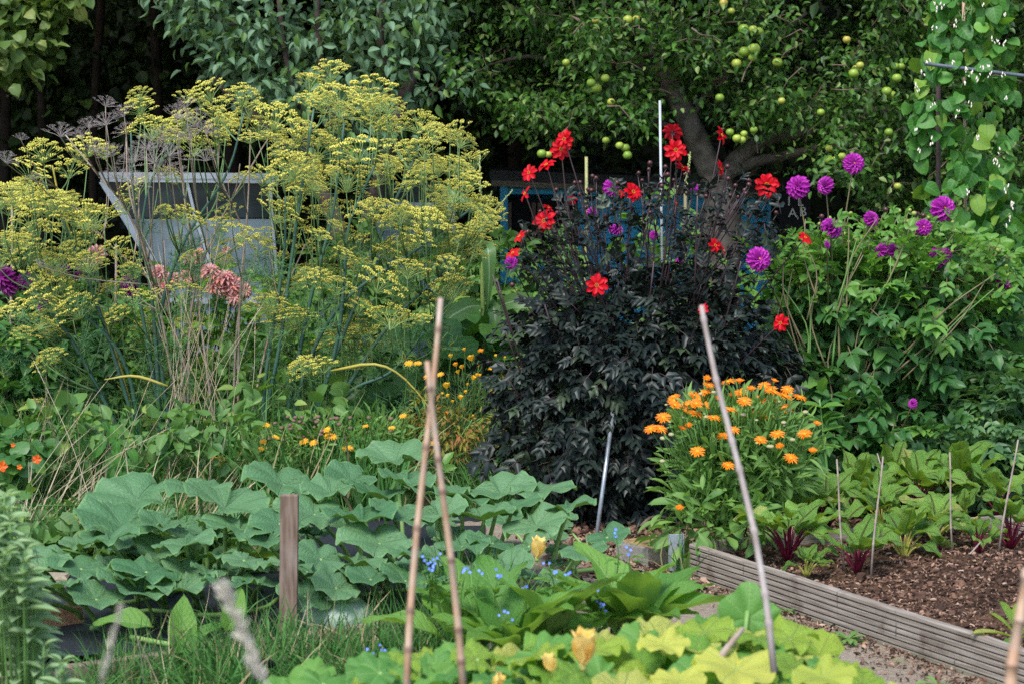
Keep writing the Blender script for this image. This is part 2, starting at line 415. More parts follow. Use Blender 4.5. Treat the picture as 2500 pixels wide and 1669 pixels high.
M['hazel_l'] = leafmat('hazel_leaf', (.060, .145, .035), (.10, .19, .05), odd=(.20, .24, .06), odd_share=.12, rough=.5, trans=.25)
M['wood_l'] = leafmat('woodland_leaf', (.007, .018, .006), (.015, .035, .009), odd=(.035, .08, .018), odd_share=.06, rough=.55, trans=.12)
M['shrub_l'] = leafmat('shrub_leaf', (.045, .14, .035), (.09, .22, .055), odd=(.17, .30, .06), odd_share=.1, vein=(.12, .25, .09), veins=6, rough=.5, trans=.22)
M['sage_l'] = leafmat('sage_leaf', (.19, .30, .14), (.29, .41, .21), vein=(.22, .34, .22), kind='mid', rough=.7, trans=.2, spec=.15)
M['corn_l'] = leafmat('sweetcorn_leaf', (.055, .17, .05), (.09, .22, .07), vein=(.36, .46, .28), kind='mid', vw=.05, rough=.42, trans=.22)
M['poppy_l'] = leafmat('poppy_foliage', (.09, .20, .09), (.13, .26, .11), rough=.6, trans=.2)
M['grass'] = varied('grass_blade', [(0, (.035, .13, .025)), (.5, (.07, .20, .04)), (.86, (.11, .24, .06)), (.93, (.30, .25, .12)), (1, (.45, .37, .20))], .6, .2, .2)
M['grass_dry'] = varied('dry_grass', [(0, (.46, .37, .22)), (.5, (.62, .54, .38)), (1, (.33, .24, .13))], .7, .15, .15)
M['stem'] = plain('green_stem', (.10, .22, .05), (.16, .30, .08), .5, 8)
M['petiole'] = plain('gourd_stalk', (.16, .30, .07), (.24, .38, .12), .5, 12)
M['stem_dark'] = plain('dark_stem', (.045, .025, .032), (.09, .055, .06), .45, 10, .5)
M['stem_dahl'] = plain('dahlia_stem', (.15, .17, .07), (.22, .15, .09), .55, 5)
M['stem_fen'] = plain('fennel_stem', (.035, .095, .075), (.075, .16, .10), .5, 6, .35)
M['stem_fen2'] = plain('fennel_branch', (.10, .20, .09), (.17, .27, .08), .5, 6)
M['stem_yel'] = plain('yellowed_fennel_stem', (.42, .33, .05), (.30, .28, .06), .5, 6)
M['stem_dead'] = plain('dead_fennel_stem', (.24, .165, .11), (.44, .37, .30), .8, 9, .15)
M['dead_head'] = plain('dead_seedhead', (.30, .25, .23), (.48, .42, .39), .8, 9, .1)
M['floret'] = varied('fennel_floret', [(0, (.66, .65, .13)), (.5, (.88, .81, .17)), (.85, (.78, .72, .15)), (1, (.50, .42, .10))], .6, .2, .25)
M['ray'] = plain('fennel_ray', (.20, .38, .14), (.40, .48, .14), .5, 8)
M['fenleaf'] = varied('fennel_thread_leaf', [(0, (.06, .17, .07)), (.8, (.12, .25, .08)), (.93, (.18, .28, .06)), (1, (.42, .33, .05))], .6, .2, .2)
M['red'] = leafmat('red_petal', (.46, .0008, .008), (.62, .0015, .014), rough=.5, trans=.22, back=(.55, .02, .035), spec=.2, tcol=(1.2, .8, .8))
M['yel'] = plain('yellow_stamens', (.85, .42, .02), (.7, .25, .02), .6, 300)
M['disc'] = plain('dark_flower_disc', (.06, .015, .01), (.30, .12, .02), .6, 260)
M['purp'] = leafmat('purple_petal', (.44, .022, .38), (.60, .070, .50), vein=(.28, .008, .25), kind='mid', vw=.10, rough=.5, trans=.25, back=(.55, .16, .62), spec=.25, tcol=(1.2, 1, 1.2))
M['magenta'] = leafmat('magenta_petal', (.16, .008, .13), (.24, .012, .20), rough=.5, trans=.2, back=(.25, .03, .22), tcol=(1.2, 1, 1.2))
M['pink'] = leafmat('pink_petal', (.62, .32, .32), (.72, .48, .45), odd=(.82, .36, .30), odd_share=.3, rough=.5, trans=.25, back=(.8, .5, .5), tcol=(1.1, 1, 1))
M['oran'] = leafmat('orange_petal', (.84, .20, .004), (.88, .33, .008), rough=.5, trans=.25, back=(.8, .34, .05), tcol=(1.1, 1, 1))
M['orcen'] = plain('orange_disc', (.62, .20, .01), (.80, .40, .03), .7, 300)
M['yelp'] = leafmat('yellow_petal', (.90, .48, .02), (.92, .62, .05), odd=(.9, .36, .02), odd_share=.3, rough=.5, trans=.3, tcol=(1.1, 1, 1))
M['squash_f'] = leafmat('squash_flower', (.86, .56, .12), (.90, .66, .22), vein=(.78, .45, .06), kind='mid', vw=.12, rough=.55, trans=.3, tcol=(1.1, 1, .8))
M['blue'] = plain('blue_petal', (.10, .20, .75), (.18, .30, .85), .5, 50)
M['white_f'] = plain('white_bean_flower', (.80, .80, .80), (.80, .66, .42), .5, 40, trans=.2)
M['bud_dk'] = plain('dark_red_bud', (.10, .012, .02), (.05, .03, .025), .35, 60, .5)
M['bud_gr'] = plain('green_bud', (.20, .32, .07), (.40, .38, .10), .5, 60)
M['bud_seed'] = plain('green_seedhead', (.28, .34, .16), (.45, .38, .20), .7, 120, bmp=.4)
M['bark'] = plain('tree_bark', (.060, .050, .040), (.175, .150, .125), .9, 14, .15, bmp=.9)
M['bark_pl'] = plain('plum_bark', (.055, .038, .032), (.13, .095, .085), .85, 16, .15, bmp=.8)
M['twig'] = plain('twig', (.12, .085, .06), (.20, .15, .11), .8, 20, .15)
M['apple'] = varied('green_apple', [(0, (.16, .28, .03)), (.4, (.24, .36, .045)), (.75, (.34, .42, .06)), (1, (.42, .34, .06))], .35, .4)
M['beetred'] = plain('beet_stalk', (.075, .004, .014), (.15, .008, .03), .35, 14, .5)
M['beetyel'] = plain('chard_stalk', (.38, .42, .06), (.30, .22, .08), .4, 14, .4)
M['cane'] = None
from mathutils import noise as mn
def nz(x, y, s=1.0, o=0.0): return mn.noise(Vector((x * s + o, y * s - o, o * .37)))
def grid(xs, ys, zf, xyf=None):
    V, UV, T = [], [], []
    for j, y in enumerate(ys):
        for i, x in enumerate(xs):
            px, py = (x, y) if xyf is None else xyf(x, y)
            V.append((px, py, zf(px, py))); UV.append((px, py))
    c = len(xs)
    for j in range(len(ys) - 1):
        for i in range(c - 1):
            p = j * c + i; T += [(p, p + 1, p + c + 1), (p, p + c + 1, p + c)]
    return Geo().add(V, T, UV)

# ================================================================== GROUND AND SETTING
def ground_mat(name, stops, s1, s2, rough=.95, bmp=.8, dist=.02):
    m, nt, N, L, bs = newmat(name)
    a = noise(nt, s1, 8, 'Object', .7); b = noise(nt, s2, 3, 'Object')
    f = mth(nt, 'ADD', mth(nt, 'MULTIPLY', a, .7), mth(nt, 'MULTIPLY', b, .3))
    L.new(ramp(nt, f, stops), bs.inputs['Base Color']); bs.inputs['Roughness'].default_value = rough; bs.inputs['Specular IOR Level'].default_value = .1
    bump(nt, a, bmp, dist, bs.inputs['Normal']); return m
m_soil = ground_mat('garden_soil', [(.3, (.020, .014, .010)), (.5, (.050, .036, .024)), (.62, (.10, .075, .05)), (.75, (.045, .06, .02))], 18, 1.3)
m_sand = ground_mat('sandy_path', [(.3, (.16, .12, .085)), (.48, (.30, .24, .175)), (.6, (.38, .32, .25)), (.75, (.46, .41, .34))], 60, 2.5)
m_mulch = ground_mat('bark_mulch', [(.3, (.012, .008, .007)), (.44, (.045, .027, .018)), (.56, (.15, .085, .052)), (.7, (.33, .20, .125))], 42, 5, bmp=1.0, dist=.03)
m_chip = varied('wood_chip', [(0, (.025, .016, .012)), (.35, (.085, .048, .034)), (.7, (.21, .118, .078)), (.9, (.36, .22, .15)), (1, (.46, .33, .24))], .85, .12)
m_sky_block = ground_mat('sky_blocking_bank', [(.3, (.004, .006, .003)), (.5, (.010, .014, .006)), (.7, (.016, .024, .008))], 5, .7)

g = grid(np.linspace(-45, 45, 10), np.linspace(-12, 90, 10), lambda x, y: 0.0)
solo('ground', g, m_soil, kind='structure')
# made-up dark bank, added to stop sky showing through the wood
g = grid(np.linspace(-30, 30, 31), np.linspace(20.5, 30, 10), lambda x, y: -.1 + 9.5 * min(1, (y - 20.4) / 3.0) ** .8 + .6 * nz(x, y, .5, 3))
solo('sky_blocking_bank', g, m_sky_block, kind='structure')

A = G(1668, 1424); B = G(2459, 1682)                    # foot of the front board of the raised bed
A = G(1690, 1412); B = G(2459, 1682)
bd = nrm(B - A); bn = np.array([-bd[1], bd[0], 0]) * 1.0
if bn[0] < 0: bn = -bn                                   # towards the inside of the bed
BEDL, BEDW, BH = 3.4, 1.55, .142
def path_xy(a, b):                                      # a along the board, b away from it (to the left)
    p = A + bd * a - bn * b; return p[0], p[1]
g = grid(np.linspace(-1.6, 3.6, 120), np.linspace(-.02, 1.5, 40), lambda x, y: .010 + .012 * nz(x, y, 3, 1) + .004 * nz(x, y, 22, 2), path_xy)
solo('path', g, m_sand, kind='structure')
def bed_h(x, y): return .095 + .035 * nz(x, y, 2.2, 5) + .022 * nz(x, y, 9, 6) + .012 * nz(x, y, 30, 7)
def bed_xy(a, b):
    p = A + bd * a + bn * b; return p[0], p[1]
def bed_hh(x, y):
    q = np.array([x, y, 0]) - A; a = q @ bd; b = q @ bn
    mound = .075 * math.exp(-((a - 1.15) / .55) ** 2 - ((b - .75) / .38) ** 2)
    return bed_h(x, y) + mound
g = grid(np.linspace(.02, BEDL - .02, 170), np.linspace(.03, BEDW - .02, 90), bed_hh, bed_xy)
solo('bed_mulch', g, m_mulch, kind='structure')

# wood chips: curled irregular flakes
def chip_tpl(seed):
    rr = np.random.default_rng(seed); w = rr.uniform(.25, .5)
    V = [(-w, -1, 0), (w * rr.uniform(.5, 1), -.8, .05), (w, .1, rr.uniform(.1, .35)), (w * .6, 1, 0), (-w * .7, .85, .1), (-w, .1, .15)]
    V += [(x * .8, y * .85, z + .28) for x, y, z in V]
    T = [(6, 7, 8), (6, 8, 11), (8, 9, 10), (8, 10, 11)]
    for i in range(6): T += [(i, (i + 1) % 6, (i + 1) % 6 + 6), (i, (i + 1) % 6 + 6, i + 6)]
    return Geo().add(V, T)
CH = [chip_tpl(i) for i in range(5)]
def chips(n, pos, size, name, label_kind='stuff'):
    pts = np.array([pos() for _ in range(n)]); g = Geo()
    ax = NR.normal(0, 1, (n, 3)); ax[:, 2] *= .7; nn = NR.normal(0, .9, (n, 3)); nn[:, 2] = 1
    s = NR.uniform(*size, n) * NR.choice([.6, 1, 1.5], n)
    ms = frames(pts, ax, nn, s, s * NR.uniform(.5, 1.6, n), s * NR.uniform(.6, 1.8, n)); k = NR.integers(0, 5, n)
    for i in range(5): g.batch(CH[i], ms[k == i], NR.random((k == i).sum()))
    o = solo(name, g, m_chip, kind='stuff', smooth=False); return o
def in_bed():
    a, b = U(.05, BEDL - .1), BEDW * U(.02, .97); x, y = bed_xy(a, b); return (x, y, bed_hh(x, y) + .004)
chips(26000, in_bed, (.003, .0085), 'wood_chips')
cg = Geo()
for _ in range(650):
    p = np.array(in_bed()); r = abs(R.gauss(0, .007)) + .004; ball(cg, (0, 0, 0), 1, 1, 1, 7, 5)
    V = cg.V[-1]; V *= (1 + NR.normal(0, .28, (len(V), 1))) * [r * U(.8, 1.6), r * U(.8, 1.3), r * U(.5, .9)]; V += p + [0, 0, r * .2]; cg.C[-1][:] = U(0, .6)
solo('mulch_clods', cg, m_chip, kind='stuff', smooth=False)
def on_path():
    a = U(-1.2, 3.4); b = abs(R.gauss(0, .10)) + .01 if R.random() < .72 else U(0, 1.3); x, y = path_xy(a, b); return (x, y, .016 + .012 * nz(x, y, 3, 1))
chips(4200, on_path, (.003, .008), 'path_litter')
def behind():
    x, y = U(.15, 1.6), U(7.6, 9.6); return (x, y, .008)
chips(3500, behind, (.006, .02), 'bark_litter')

# raised bed of grooved decking boards
m_deck = woodmat('weathered_decking', (.20, .165, .135), (.33, .29, .25), (.15, .11, .08), (1, 1, 1), 22)
def oriented(a, b, zdir=(0, 0, 1)):
    d = nrm(np.asarray(b) - np.asarray(a)); n = nrm(np.cross(d, zdir)); m = np.eye(4); m[:3, 0] = d; m[:3, 1] = n; m[:3, 2] = np.cross(n, d) * -1; m[:3, 2] = np.cross(n, d) if np.cross(n, d)[2] > 0 else -np.cross(n, d); m[:3, 3] = a; return m
def deck_board(L, h=BH, th=.028, grooves=7):
    """board along +x, grooved faces towards -y and +y, standing on z = 0"""
    prof = [(th / 2, 0), (th / 2, h), (-th / 2 + .004, h)]
    z = h; step = h / grooves
    front = []
    for i in range(grooves):
        z0 = h - i * step
        front += [(-th / 2, z0 - .002 if i else z0 - .004), (-th / 2, z0 - step + .0062), (-th / 2 + .010, z0 - step + .0054), (-th / 2 + .010, z0 - step + .0006)]
    prof = prof[:3] + front; prof[-1] = (-th / 2, 0)
    n = 60; V = []; UV = []
    for i in range(n + 1):
        x = L * i / n; wob = .0015 * math.sin(x * 5)
        for (y, z) in prof: V.append((x, y + wob + .0008 * nz(x, z, 40), z + (.0025 * nz(x, 0, 7, 2) if z > h - .003 else 0))); UV.append((x, z))
    c = len(prof); T = []
    for i in range(n):
        for j in range(c):
            p, q = i * c + j, i * c + (j + 1) % c; T += [(p, q, q + c), (p, q + c, p + c)]
    T += [(0, j + 1, j) for j in range(1, c - 1)] + [(n * c, n * c + j, n * c + j + 1) for j in range(1, c - 1)]
    return Geo().add(V, T, UV)
m_deckx, nt, N, L_, bs = newmat('weathered_deck_board')
tc = N.new('ShaderNodeTexCoord'); mp = N.new('ShaderNodeMapping'); mp.inputs['Scale'].default_value = (2.2, 25, 60); L_.new(tc.outputs['Object'], mp.inputs[0])
n1 = N.new('ShaderNodeTexNoise'); n1.inputs['Scale'].default_value = 2.6; n1.inputs['Detail'].default_value = 8; L_.new(mp.outputs[0], n1.inputs['Vector'])
c_ = mixc(nt, mapr(nt, n1.outputs[0], .32, .68), (.17, .135, .105), (.36, .315, .265))
c_ = mixc(nt, mapr(nt, noise(nt, 7, 5), .56, .70, 0, .75), c_, (.10, .07, .05))
sp = N.new('ShaderNodeSeparateXYZ'); L_.new(tc.outputs['Object'], sp.inputs[0])
# end-grain splits crossing the ridges every so often
fr = mth(nt, 'ABSOLUTE', mth(nt, 'SUBTRACT', mth(nt, 'FRACT', mth(nt, 'ADD', mth(nt, 'MULTIPLY', sp.outputs[0], 3.1), mth(nt, 'MULTIPLY', noise(nt, 3, 1), .35))), .5))
c_ = mixc(nt, mth(nt, 'MULTIPLY', mapr(nt, fr, .004, .012, 1, 0), mapr(nt, noise(nt, 21, 2), .5, .6, 0, .8)), c_, (.05, .035, .03))
c_ = mixc(nt, mapr(nt, sp.outputs[2], .0, .03, .7, 0), c_, (.14, .14, .07))
L_.new(c_, bs.inputs['Base Color']); bs.inputs['Roughness'].default_value = .85; bs.inputs['Specular IOR Level'].default_value = .15
bump(nt, n1.outputs[0], .5, .004, bs.inputs['Normal'])
bed = thing('raised_bed', 'raised vegetable bed edged with grooved weathered grey decking boards, full of brown mulch', 'raised bed', A)
gb = deck_board(BEDL); mb = make_mesh('board', gb, m_deckx, smooth=False)
child('board', mb, bed, oriented(A + bd * BEDL, A), label='front grooved deck board facing the path')
p0 = A + bn * BEDW; p1 = B + bn * BEDW
child('board', mb, bed, oriented(p0 + bd * BEDL + [0, 0, -.01], p0 + [0, 0, -.01]))
ge = deck_board(BEDW - .03)
child('board', make_mesh('board', ge, m_deckx, smooth=False), bed, oriented(A + bn * .015 - bd * .017, A + bn * BEDW - bd * .017))
m_zinc = plain('galvanised_steel', (.30, .34, .38), (.42, .46, .50), .45, 30, .5, .5)
g = Geo(); bp = G(1648, 1406)
box(g, bp + [0, 0, .085], (.055, .006, .17), .12, bev=.001); box(g, bp + [.030, .022, .085], (.006, .045, .17), .12, bev=.001)
for z in (.13, .06):
    ball(g, bp + [.012, -.006, z], .005, .003, .005, 6, 4, m=1)
solo('steel_bracket', g, [m_zinc, M['stem_dark']], 'upright grey steel angle bracket at the corner of the raised bed', 'bracket', smooth=False)

# concrete block and bricks
m_conc, nt, N, L_, bs = newmat('mossy_concrete'); geo = N.new('ShaderNodeNewGeometry'); sp = N.new('ShaderNodeSeparateXYZ'); L_.new(geo.outputs['Normal'], sp.inputs[0])
c1 = mixc(nt, mapr(nt, noise(nt, 45, 6), .35, .65), (.16, .15, .13), (.28, .26, .23)); c2 = mixc(nt, mapr(nt, noise(nt, 30, 6), .35, .65), (.20, .13, .055), (.36, .24, .10))
L_.new(mixc(nt, mapr(nt, sp.outputs[2], .5, .9), c1, c2), bs.inputs['Base Color']); bs.inputs['Roughness'].default_value = .95; bump(nt, noise(nt, 90, 4), .5, .006, bs.inputs['Normal'])
def block(name, c, s, rot, mat, label, cat, tilt=0):
    g = Geo(); hx, hy, hz = [q / 2 for q in s]; n = 6
    box(g, (0, 0, 0), s, 0, bev=.006)
    V = g.V[0]; V += np.random.default_rng(int(c[0] * 100) % 97).normal(0, .0022, V.shape)
    ct, st = math.cos(tilt), math.sin(tilt); V[:, [0, 2]] = np.stack([V[:, 0] * ct - V[:, 2] * st, V[:, 0] * st + V[:, 2] * ct], 1)
    ca, sa = math.cos(rot), math.sin(rot); V[:, [0, 1]] = np.stack([V[:, 0] * ca - V[:, 1] * sa, V[:, 0] * sa + V[:, 1] * ca], 1)
    V += np.asarray(c) + [0, 0, hz]; return solo(name, g, mat, label, cat, smooth=False)
block('concrete_block', G(1583, 1372), (.19, .19, .085), math.radians(40), m_conc, 'square concrete block with a mossy ochre top beside the raised bed', 'block')
m_brick = plain('rough_red_brick', (.32, .15, .09), (.42, .24, .15), .95, 35, .1, bmp=.8)
m_stone = plain('buff_brick', (.26, .22, .16), (.38, .32, .22), .95, 40, .1, bmp=.7)
block('brick', G(110, 1545) + [.0, .1, 0], (.20, .10, .065), .5, m_brick, 'rough reddish brick lying on the black membrane beside the sage', 'brick', .06)
block('brick', G(126, 1452) + [.0, .1, 0], (.09, .10, .06), .1, m_stone, 'small buff brick on the far edge of the black membrane', 'brick')

# black weed membrane under the pumpkins, and the timber edging in front
m_memb = plain('woven_membrane', (.011, .013, .018), (.026, .031, .042), .55, 90, .4, bmp=.5)
g = grid(np.linspace(-2.2, -.12, 110), np.linspace(6.35, 9.2, 90), lambda x, y: .018 + .018 * nz(x, y, 4, 2) + .012 * abs(nz(x + y * .5, y * .4, 9, 3)))
solo('weed_membrane', g, m_memb, 'black woven weed membrane laid under the pumpkin leaves', 'membrane')
m_old = woodmat('old_timber', (.17, .12, .09), (.30, .23, .18), (.12, .09, .06), (1, 1, 1), 40)
e0, e1 = G(120, 1700), G(1080, 1560); L0 = np.linalg.norm(e1 - e0); g = Geo(); box(g, (L0 / 2, 0, .045), (L0, .035, .09), bev=.004)
g.V[0] = (g.V[0] @ oriented(e0, e1)[:3, :3].T) + e0
solo('edging_board', g, m_old, 'low brown timber edging board half hidden in the foreground grass', 'board', smooth=False)

# ================================================================== POSTS, CANES, STAKES
m_post = woodmat('post_timber', (.13, .085, .06), (.25, .18, .14), (.34, .31, .28), (8, 8, .8), 9)
pb = G(702, 1600); pt = P(707, 1206, pb[1]); g = Geo()
box(g, (0, 0, 0), (.058, .034, pt[2] + .12), bev=.003)
V = g.V[0]; t = (V[:, 2] + V[:, 2].max()) / (2 * V[:, 2].max()); V[:, 0] += (t - .5) * (pt[0] - pb[0]); V += [(pb[0] + pt[0]) / 2, pb[1], pt[2] / 2 - .06]
solo('wooden_post', g, m_post, 'short square brown wooden post standing among the pumpkin leaves', 'post', smooth=False)

m_bam, nt, N, L_, bs = newmat('bamboo')
c_ = mixc(nt, mapr(nt, noise(nt, 14, 4), .35, .65), (.36, .20, .11), (.46, .33, .22))
c_ = mixc(nt, mapr(nt, noise(nt, 4, 4, 'Object', .7), .48, .62, 0, .8), c_, (.42, .38, .36))
at = N.new('ShaderNodeAttribute'); at.attribute_name = 'rnd'
c_ = mixc(nt, at.outputs['Fac'], c_, (.16, .09, .06)); L_.new(c_, bs.inputs['Base Color']); bs.inputs['Roughness'].default_value = .55
m_cane2 = plain('grey_cane', (.26, .20, .16), (.40, .33, .28), .75, 30, .15)
def cane(p0, p1, r, mat=None, name='bamboo_cane', label='', nodes=5, cat='cane', bend=.006, group=None):
    p0, p1 = np.asarray(p0), np.asarray(p1); pts, rad, c = [], [], []
    ts = [0]; L = np.linalg.norm(p1 - p0)
    for i in range(1, nodes + 1):
        t = (i - .3 + .25 * math.sin(i * 2.1)) / (nodes + .2); ts += [t - .012, t - .004, t + .004, t + .012]
    ts.append(1); ts = sorted(x for x in ts if 0 <= x <= 1)
    side = nrm(np.cross(p1 - p0, (0, 1, .1)))
    for t in ts:
        nd = any(abs(t - (i - .3 + .25 * math.sin(i * 2.1)) / (nodes + .2)) < .005 for i in range(1, nodes + 1))
        pts.append(p0 + (p1 - p0) * t + side * bend * math.sin(t * math.pi * 1.6)); rad.append(r * (1.28 if nd else 1) * (1 - .28 * t)); c.append(.85 if nd else 0)
    g = Geo(); tube(g, pts, rad, 8, r=np.repeat(c, 8)); return solo(name, g, mat or m_bam, label, cat, group=group)
GC = 'tall bamboo canes leaning together'
cane(P(990, 1740, 3.55), P(1068, 728 , 3.75), .0072, label='tall orange brown bamboo cane, left one of the crossing pair', nodes=6, group=GC)
cane(P(1135, 1740, 3.60), P(1048, 880, 3.62), .0072, label='tall bamboo cane leaning left, right one of the crossing pair', nodes=6, bend=-.004, group=GC)
m_bamg = plain('weathered_bamboo', (.27, .21, .18), (.46, .41, .38), .6, 16, .3)
cane(P(1890, 1640, 3.9), P(1726, 744, 4.1), .0072, m_bamg, label='single greyish bamboo cane leaning left in front of the orange marigolds', nodes=7, bend=-.012)
cane(P(2470, 1760, 2.9), P(2497, 1385, 2.95), .010, label='blurred brown cane at the lower right corner', nodes=4)
# small canes marking the beet rows
bh_ = .12
small = [((2061, 1388), (2041, 1120), 'thin grey marker cane leftmost among the beets', .0042),
         ((2126, 1413), (2154, 1113), 'thin grey marker cane standing nearest the bare mulch', .0042),
         ((2187, 1262), (2140, 1106), 'thin marker cane leaning left behind its neighbour', .004),
         ((2326, 1362), (2317, 1103), 'thin upright marker cane in the middle of the beet bed', .004),
         ((2437, 1355), (2484, 1072), 'thin marker cane leaning right at the right of the beets', .0042)]
for (a, b, lab, r) in small:
    q = G(*a, bh_); cane(q, P(*b, q[1] + U(-.03, .03)), r, m_cane2, 'marker_cane', lab, 3, bend=.003, group='thin marker canes in the raised bed')
q = G(2354, 1368, .13); cane(q, P(2394, 1322, q[1] + .06), .004, m_cane2, 'marker_cane', 'short broken marker cane slanting out of the mulch', 2, bend=0, group='thin marker canes in the raised bed')
q = P(1455, 1326, 8.6); g = Geo(); tube(g, [q * [1, 1, 0], P(1497, 1000, 8.85)], .0095, 10); 
solo('metal_stake', g, m_zinc, 'leaning grey metal tube at the foot of the dark dahlia', 'stake')
m_white = plain('white_rod', (.46, .49, .50), (.38, .40, .40), .4, 20)
g = Geo(); tube(g, [P(1622, 1180, 9.55), P(1616, 600, 9.5), P(1611, 246, 9.5)], .0062, 10)
solo('garden_rod', g, m_white, 'tall white rod rising out of the red dahlia', 'rod')
m_dkgr = plain('dark_green_stake', (.01, .035, .03), None, .4)
g = Geo(); tube(g, [G(2246, 1190) + [0, .5, 0], P(2242, 617, 9.9)], .012, 8); solo('plastic_stake', g, m_dkgr, 'dark green plastic stake among the purple dahlia stems', 'stake')
for (x, yt, yb, r, lab) in [(24, 470, 720, .011, 'brown cane at the far left behind the fennel'), (262, 560, 640, .009, 'brown cane left of the pink dahlia'), (1341, 360, 560, .012, 'mottled yellow stake among the red dahlia stems')]:
    cane(PD(x + 4, 1080, 11.0), PD(x, yt, 11.0), r, m_cane2 if x < 1000 else plain('yellow_stake', (.42, .40, .16), (.2, .22, .1), .6, 60), 'bamboo_cane', lab, 5, bend=.01)
# dead branches lying at the dahlia's foot
g = Geo()
for (a, b, r) in [((1400, 1185), (1520, 1170), .016), ((1440, 1200), (1520, 1180), .012), ((1425, 1192), (1500, 1196), .010), ((1470, 1206), (1530, 1186), .009)]:
    p, q = GD(*a, .03), GD(*b, .05); tube(g, smooth_poly([p, (p + q) / 2 + NR.normal(0, .02, 3), q], 8), [r * .9, r, r, r * .9, r * .8, r * .7, r * .6, r * .5], 6)
    solo('dead_branch', g, M['twig'], 'bare grey dead branch on the mulch, ' + {1400: 'longest and farthest back', 1440: 'second from the back', 1425: 'short one in the middle', 1470: 'thinnest one nearest the block'}[a[0]], 'branch', group='dead branches below the dark dahlia'); g = Geo()

# ================================================================== TREES AND BACKGROUND
def cloud(cs, per, rad, size, droop=.35, up=1.0, flat=.6, face=.4):
    cs = np.repeat(np.asarray(cs), per, axis=0); n = len(cs)
    off = NR.normal(0, 1, (n, 3)) * np.array([rad, rad, rad * flat]); p = cs + off
    ax = nrm(off) * .8 + NR.normal(0, .6, (n, 3)); ax[:, 2] -= droop
    nn = NR.normal(0, .55, (n, 3)); nn[:, 2] += up; nn[:, 1] -= face
    s = NR.uniform(size[0], size[1], n); return frames(p, ax, nn, s)
L_OV = [leaf(.6, 3, 'ovate', .22, .35, m=0, seed=i) for i in range(2)] + [leaf(.52, 3, 'ovate', .35, .7, seed=4)]
L_HZ = [leaf(.85, 3, 'ovate', .15, .4, seed=i, wave=.03) for i in range(2)]

def limb(g, pts, r0, r1, n=12, sides=8, lump=.12, m=0):
    p = smooth_poly(pts, n); r = np.linspace(r0, r1, n) * (1 + lump * NR.normal(0, .5, n)); tube(g, p, r, sides, m)
    return p

# trees behind everything plus an added shade canopy: one mass that nobody could count
ctr = []
for _ in range(2600):
    ctr.append((U(-10, 10), U(16.8, 20), U(.2, 6.0)))
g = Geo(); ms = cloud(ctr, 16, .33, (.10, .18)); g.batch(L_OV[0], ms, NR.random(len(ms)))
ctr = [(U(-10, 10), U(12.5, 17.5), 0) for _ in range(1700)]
ctr = [(x, y, 1.55 + 450 / 4861 * y + U(.75, 1.7)) for x, y, _ in ctr]  # unseen canopy above the view, added to keep sky light off the wood
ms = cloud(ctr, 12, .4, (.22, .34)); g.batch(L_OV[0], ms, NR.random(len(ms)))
solo('woodland_and_shade_canopy', g, M['wood_l'], kind='stuff')
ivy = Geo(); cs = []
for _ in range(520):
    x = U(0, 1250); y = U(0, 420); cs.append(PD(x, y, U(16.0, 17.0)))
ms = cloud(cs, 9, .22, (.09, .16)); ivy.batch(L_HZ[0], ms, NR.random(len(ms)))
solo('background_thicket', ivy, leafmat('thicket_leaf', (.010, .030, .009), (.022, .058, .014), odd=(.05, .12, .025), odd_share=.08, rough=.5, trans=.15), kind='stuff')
m_darkbark = plain('dark_bark', (.018, .014, .012), (.035, .028, .022), .95, 14, .1, bmp=.6)
for (x, r, xt) in [(12, .05, 20), (98, .045, 85), (215, .04, 235), (365, .05, 350), (535, .07, 560), (640, .05, 625), (1180, .06, 1160)]:
    g = Geo(); limb(g, [P(x * K, 900, 15.8), PD(x, 300, 15.8), PD(xt, 0, 15.8) + [0, 0, .1], PD(xt, -250, 15.8)], r, r * .7, 8)
    solo('tree_trunk', g, m_darkbark, 'slim dark tree trunk in the shaded wood, ' + {12: 'at the far left edge', 98: 'second from the left', 215: 'third from the left', 365: 'behind the dead fennel heads', 535: 'thickest, behind the plum tree', 640: 'right of the thickest trunk', 1180: 'left of the blue shed'}[x], 'tree', group='dark trunks in the wood')

# apple tree
YA = 12.6
apple = thing('apple_tree', 'old apple tree with gnarled grey limbs and many green apples behind the dahlias', 'tree', P(1760, 900, YA) * [1, 1, 0])
g = Geo()
limb(g, [P(1765, 1046, YA), PD(1655, 700, YA), PD(1652, 560, YA), PD(1655, 470, YA), PD(1640, 400, YA)], .135, .10, 14, 12)
limb(g, [PD(1642, 420, YA), PD(1608, 345, YA - .05), PD(1570, 260, YA - .1), PD(1535, 195, YA), PD(1505, 120, YA + .2), PD(1490, -40, YA + .4)], .085, .05, 16, 10)
part('trunk', g, M['bark'], apple)
for pts, r0, r1 in [([(1650, 420), (1700, 358), (1760, 318), (1855, 300), (1930, 270), (2040, 250)], .062, .03), ([(1668, 400), (1730, 372), (1800, 358), (1890, 338), (1990, 330)], .045, .018),
                    ([(1610, 350), (1540, 290), (1450, 286), (1370, 292), (1290, 300)], .026, .008), ([(1580, 280), (1650, 180), (1760, 100), (1850, 30)], .022, .012),
                    ([(1530, 190), (1420, 120), (1300, 60), (1180, 20)], .04, .015), ([(1640, 200), (1720, 130), (1700, 60), (1740, -60)], .03, .015), ([(1900, 320), (1990, 250), (2040, 100), (2060, -40)], .028, .015),
                    ([(1505, 120), (1350, 160), (1220, 130), (1120, 150)], .024, .008)]:
    g = Geo(); limb(g, [PD(x, y, YA + .05 + .04 * i) for i, (x, y) in enumerate(pts)], r0, r1, 14, 8); part('branch', g, M['bark'], apple)
cs = []; far = []
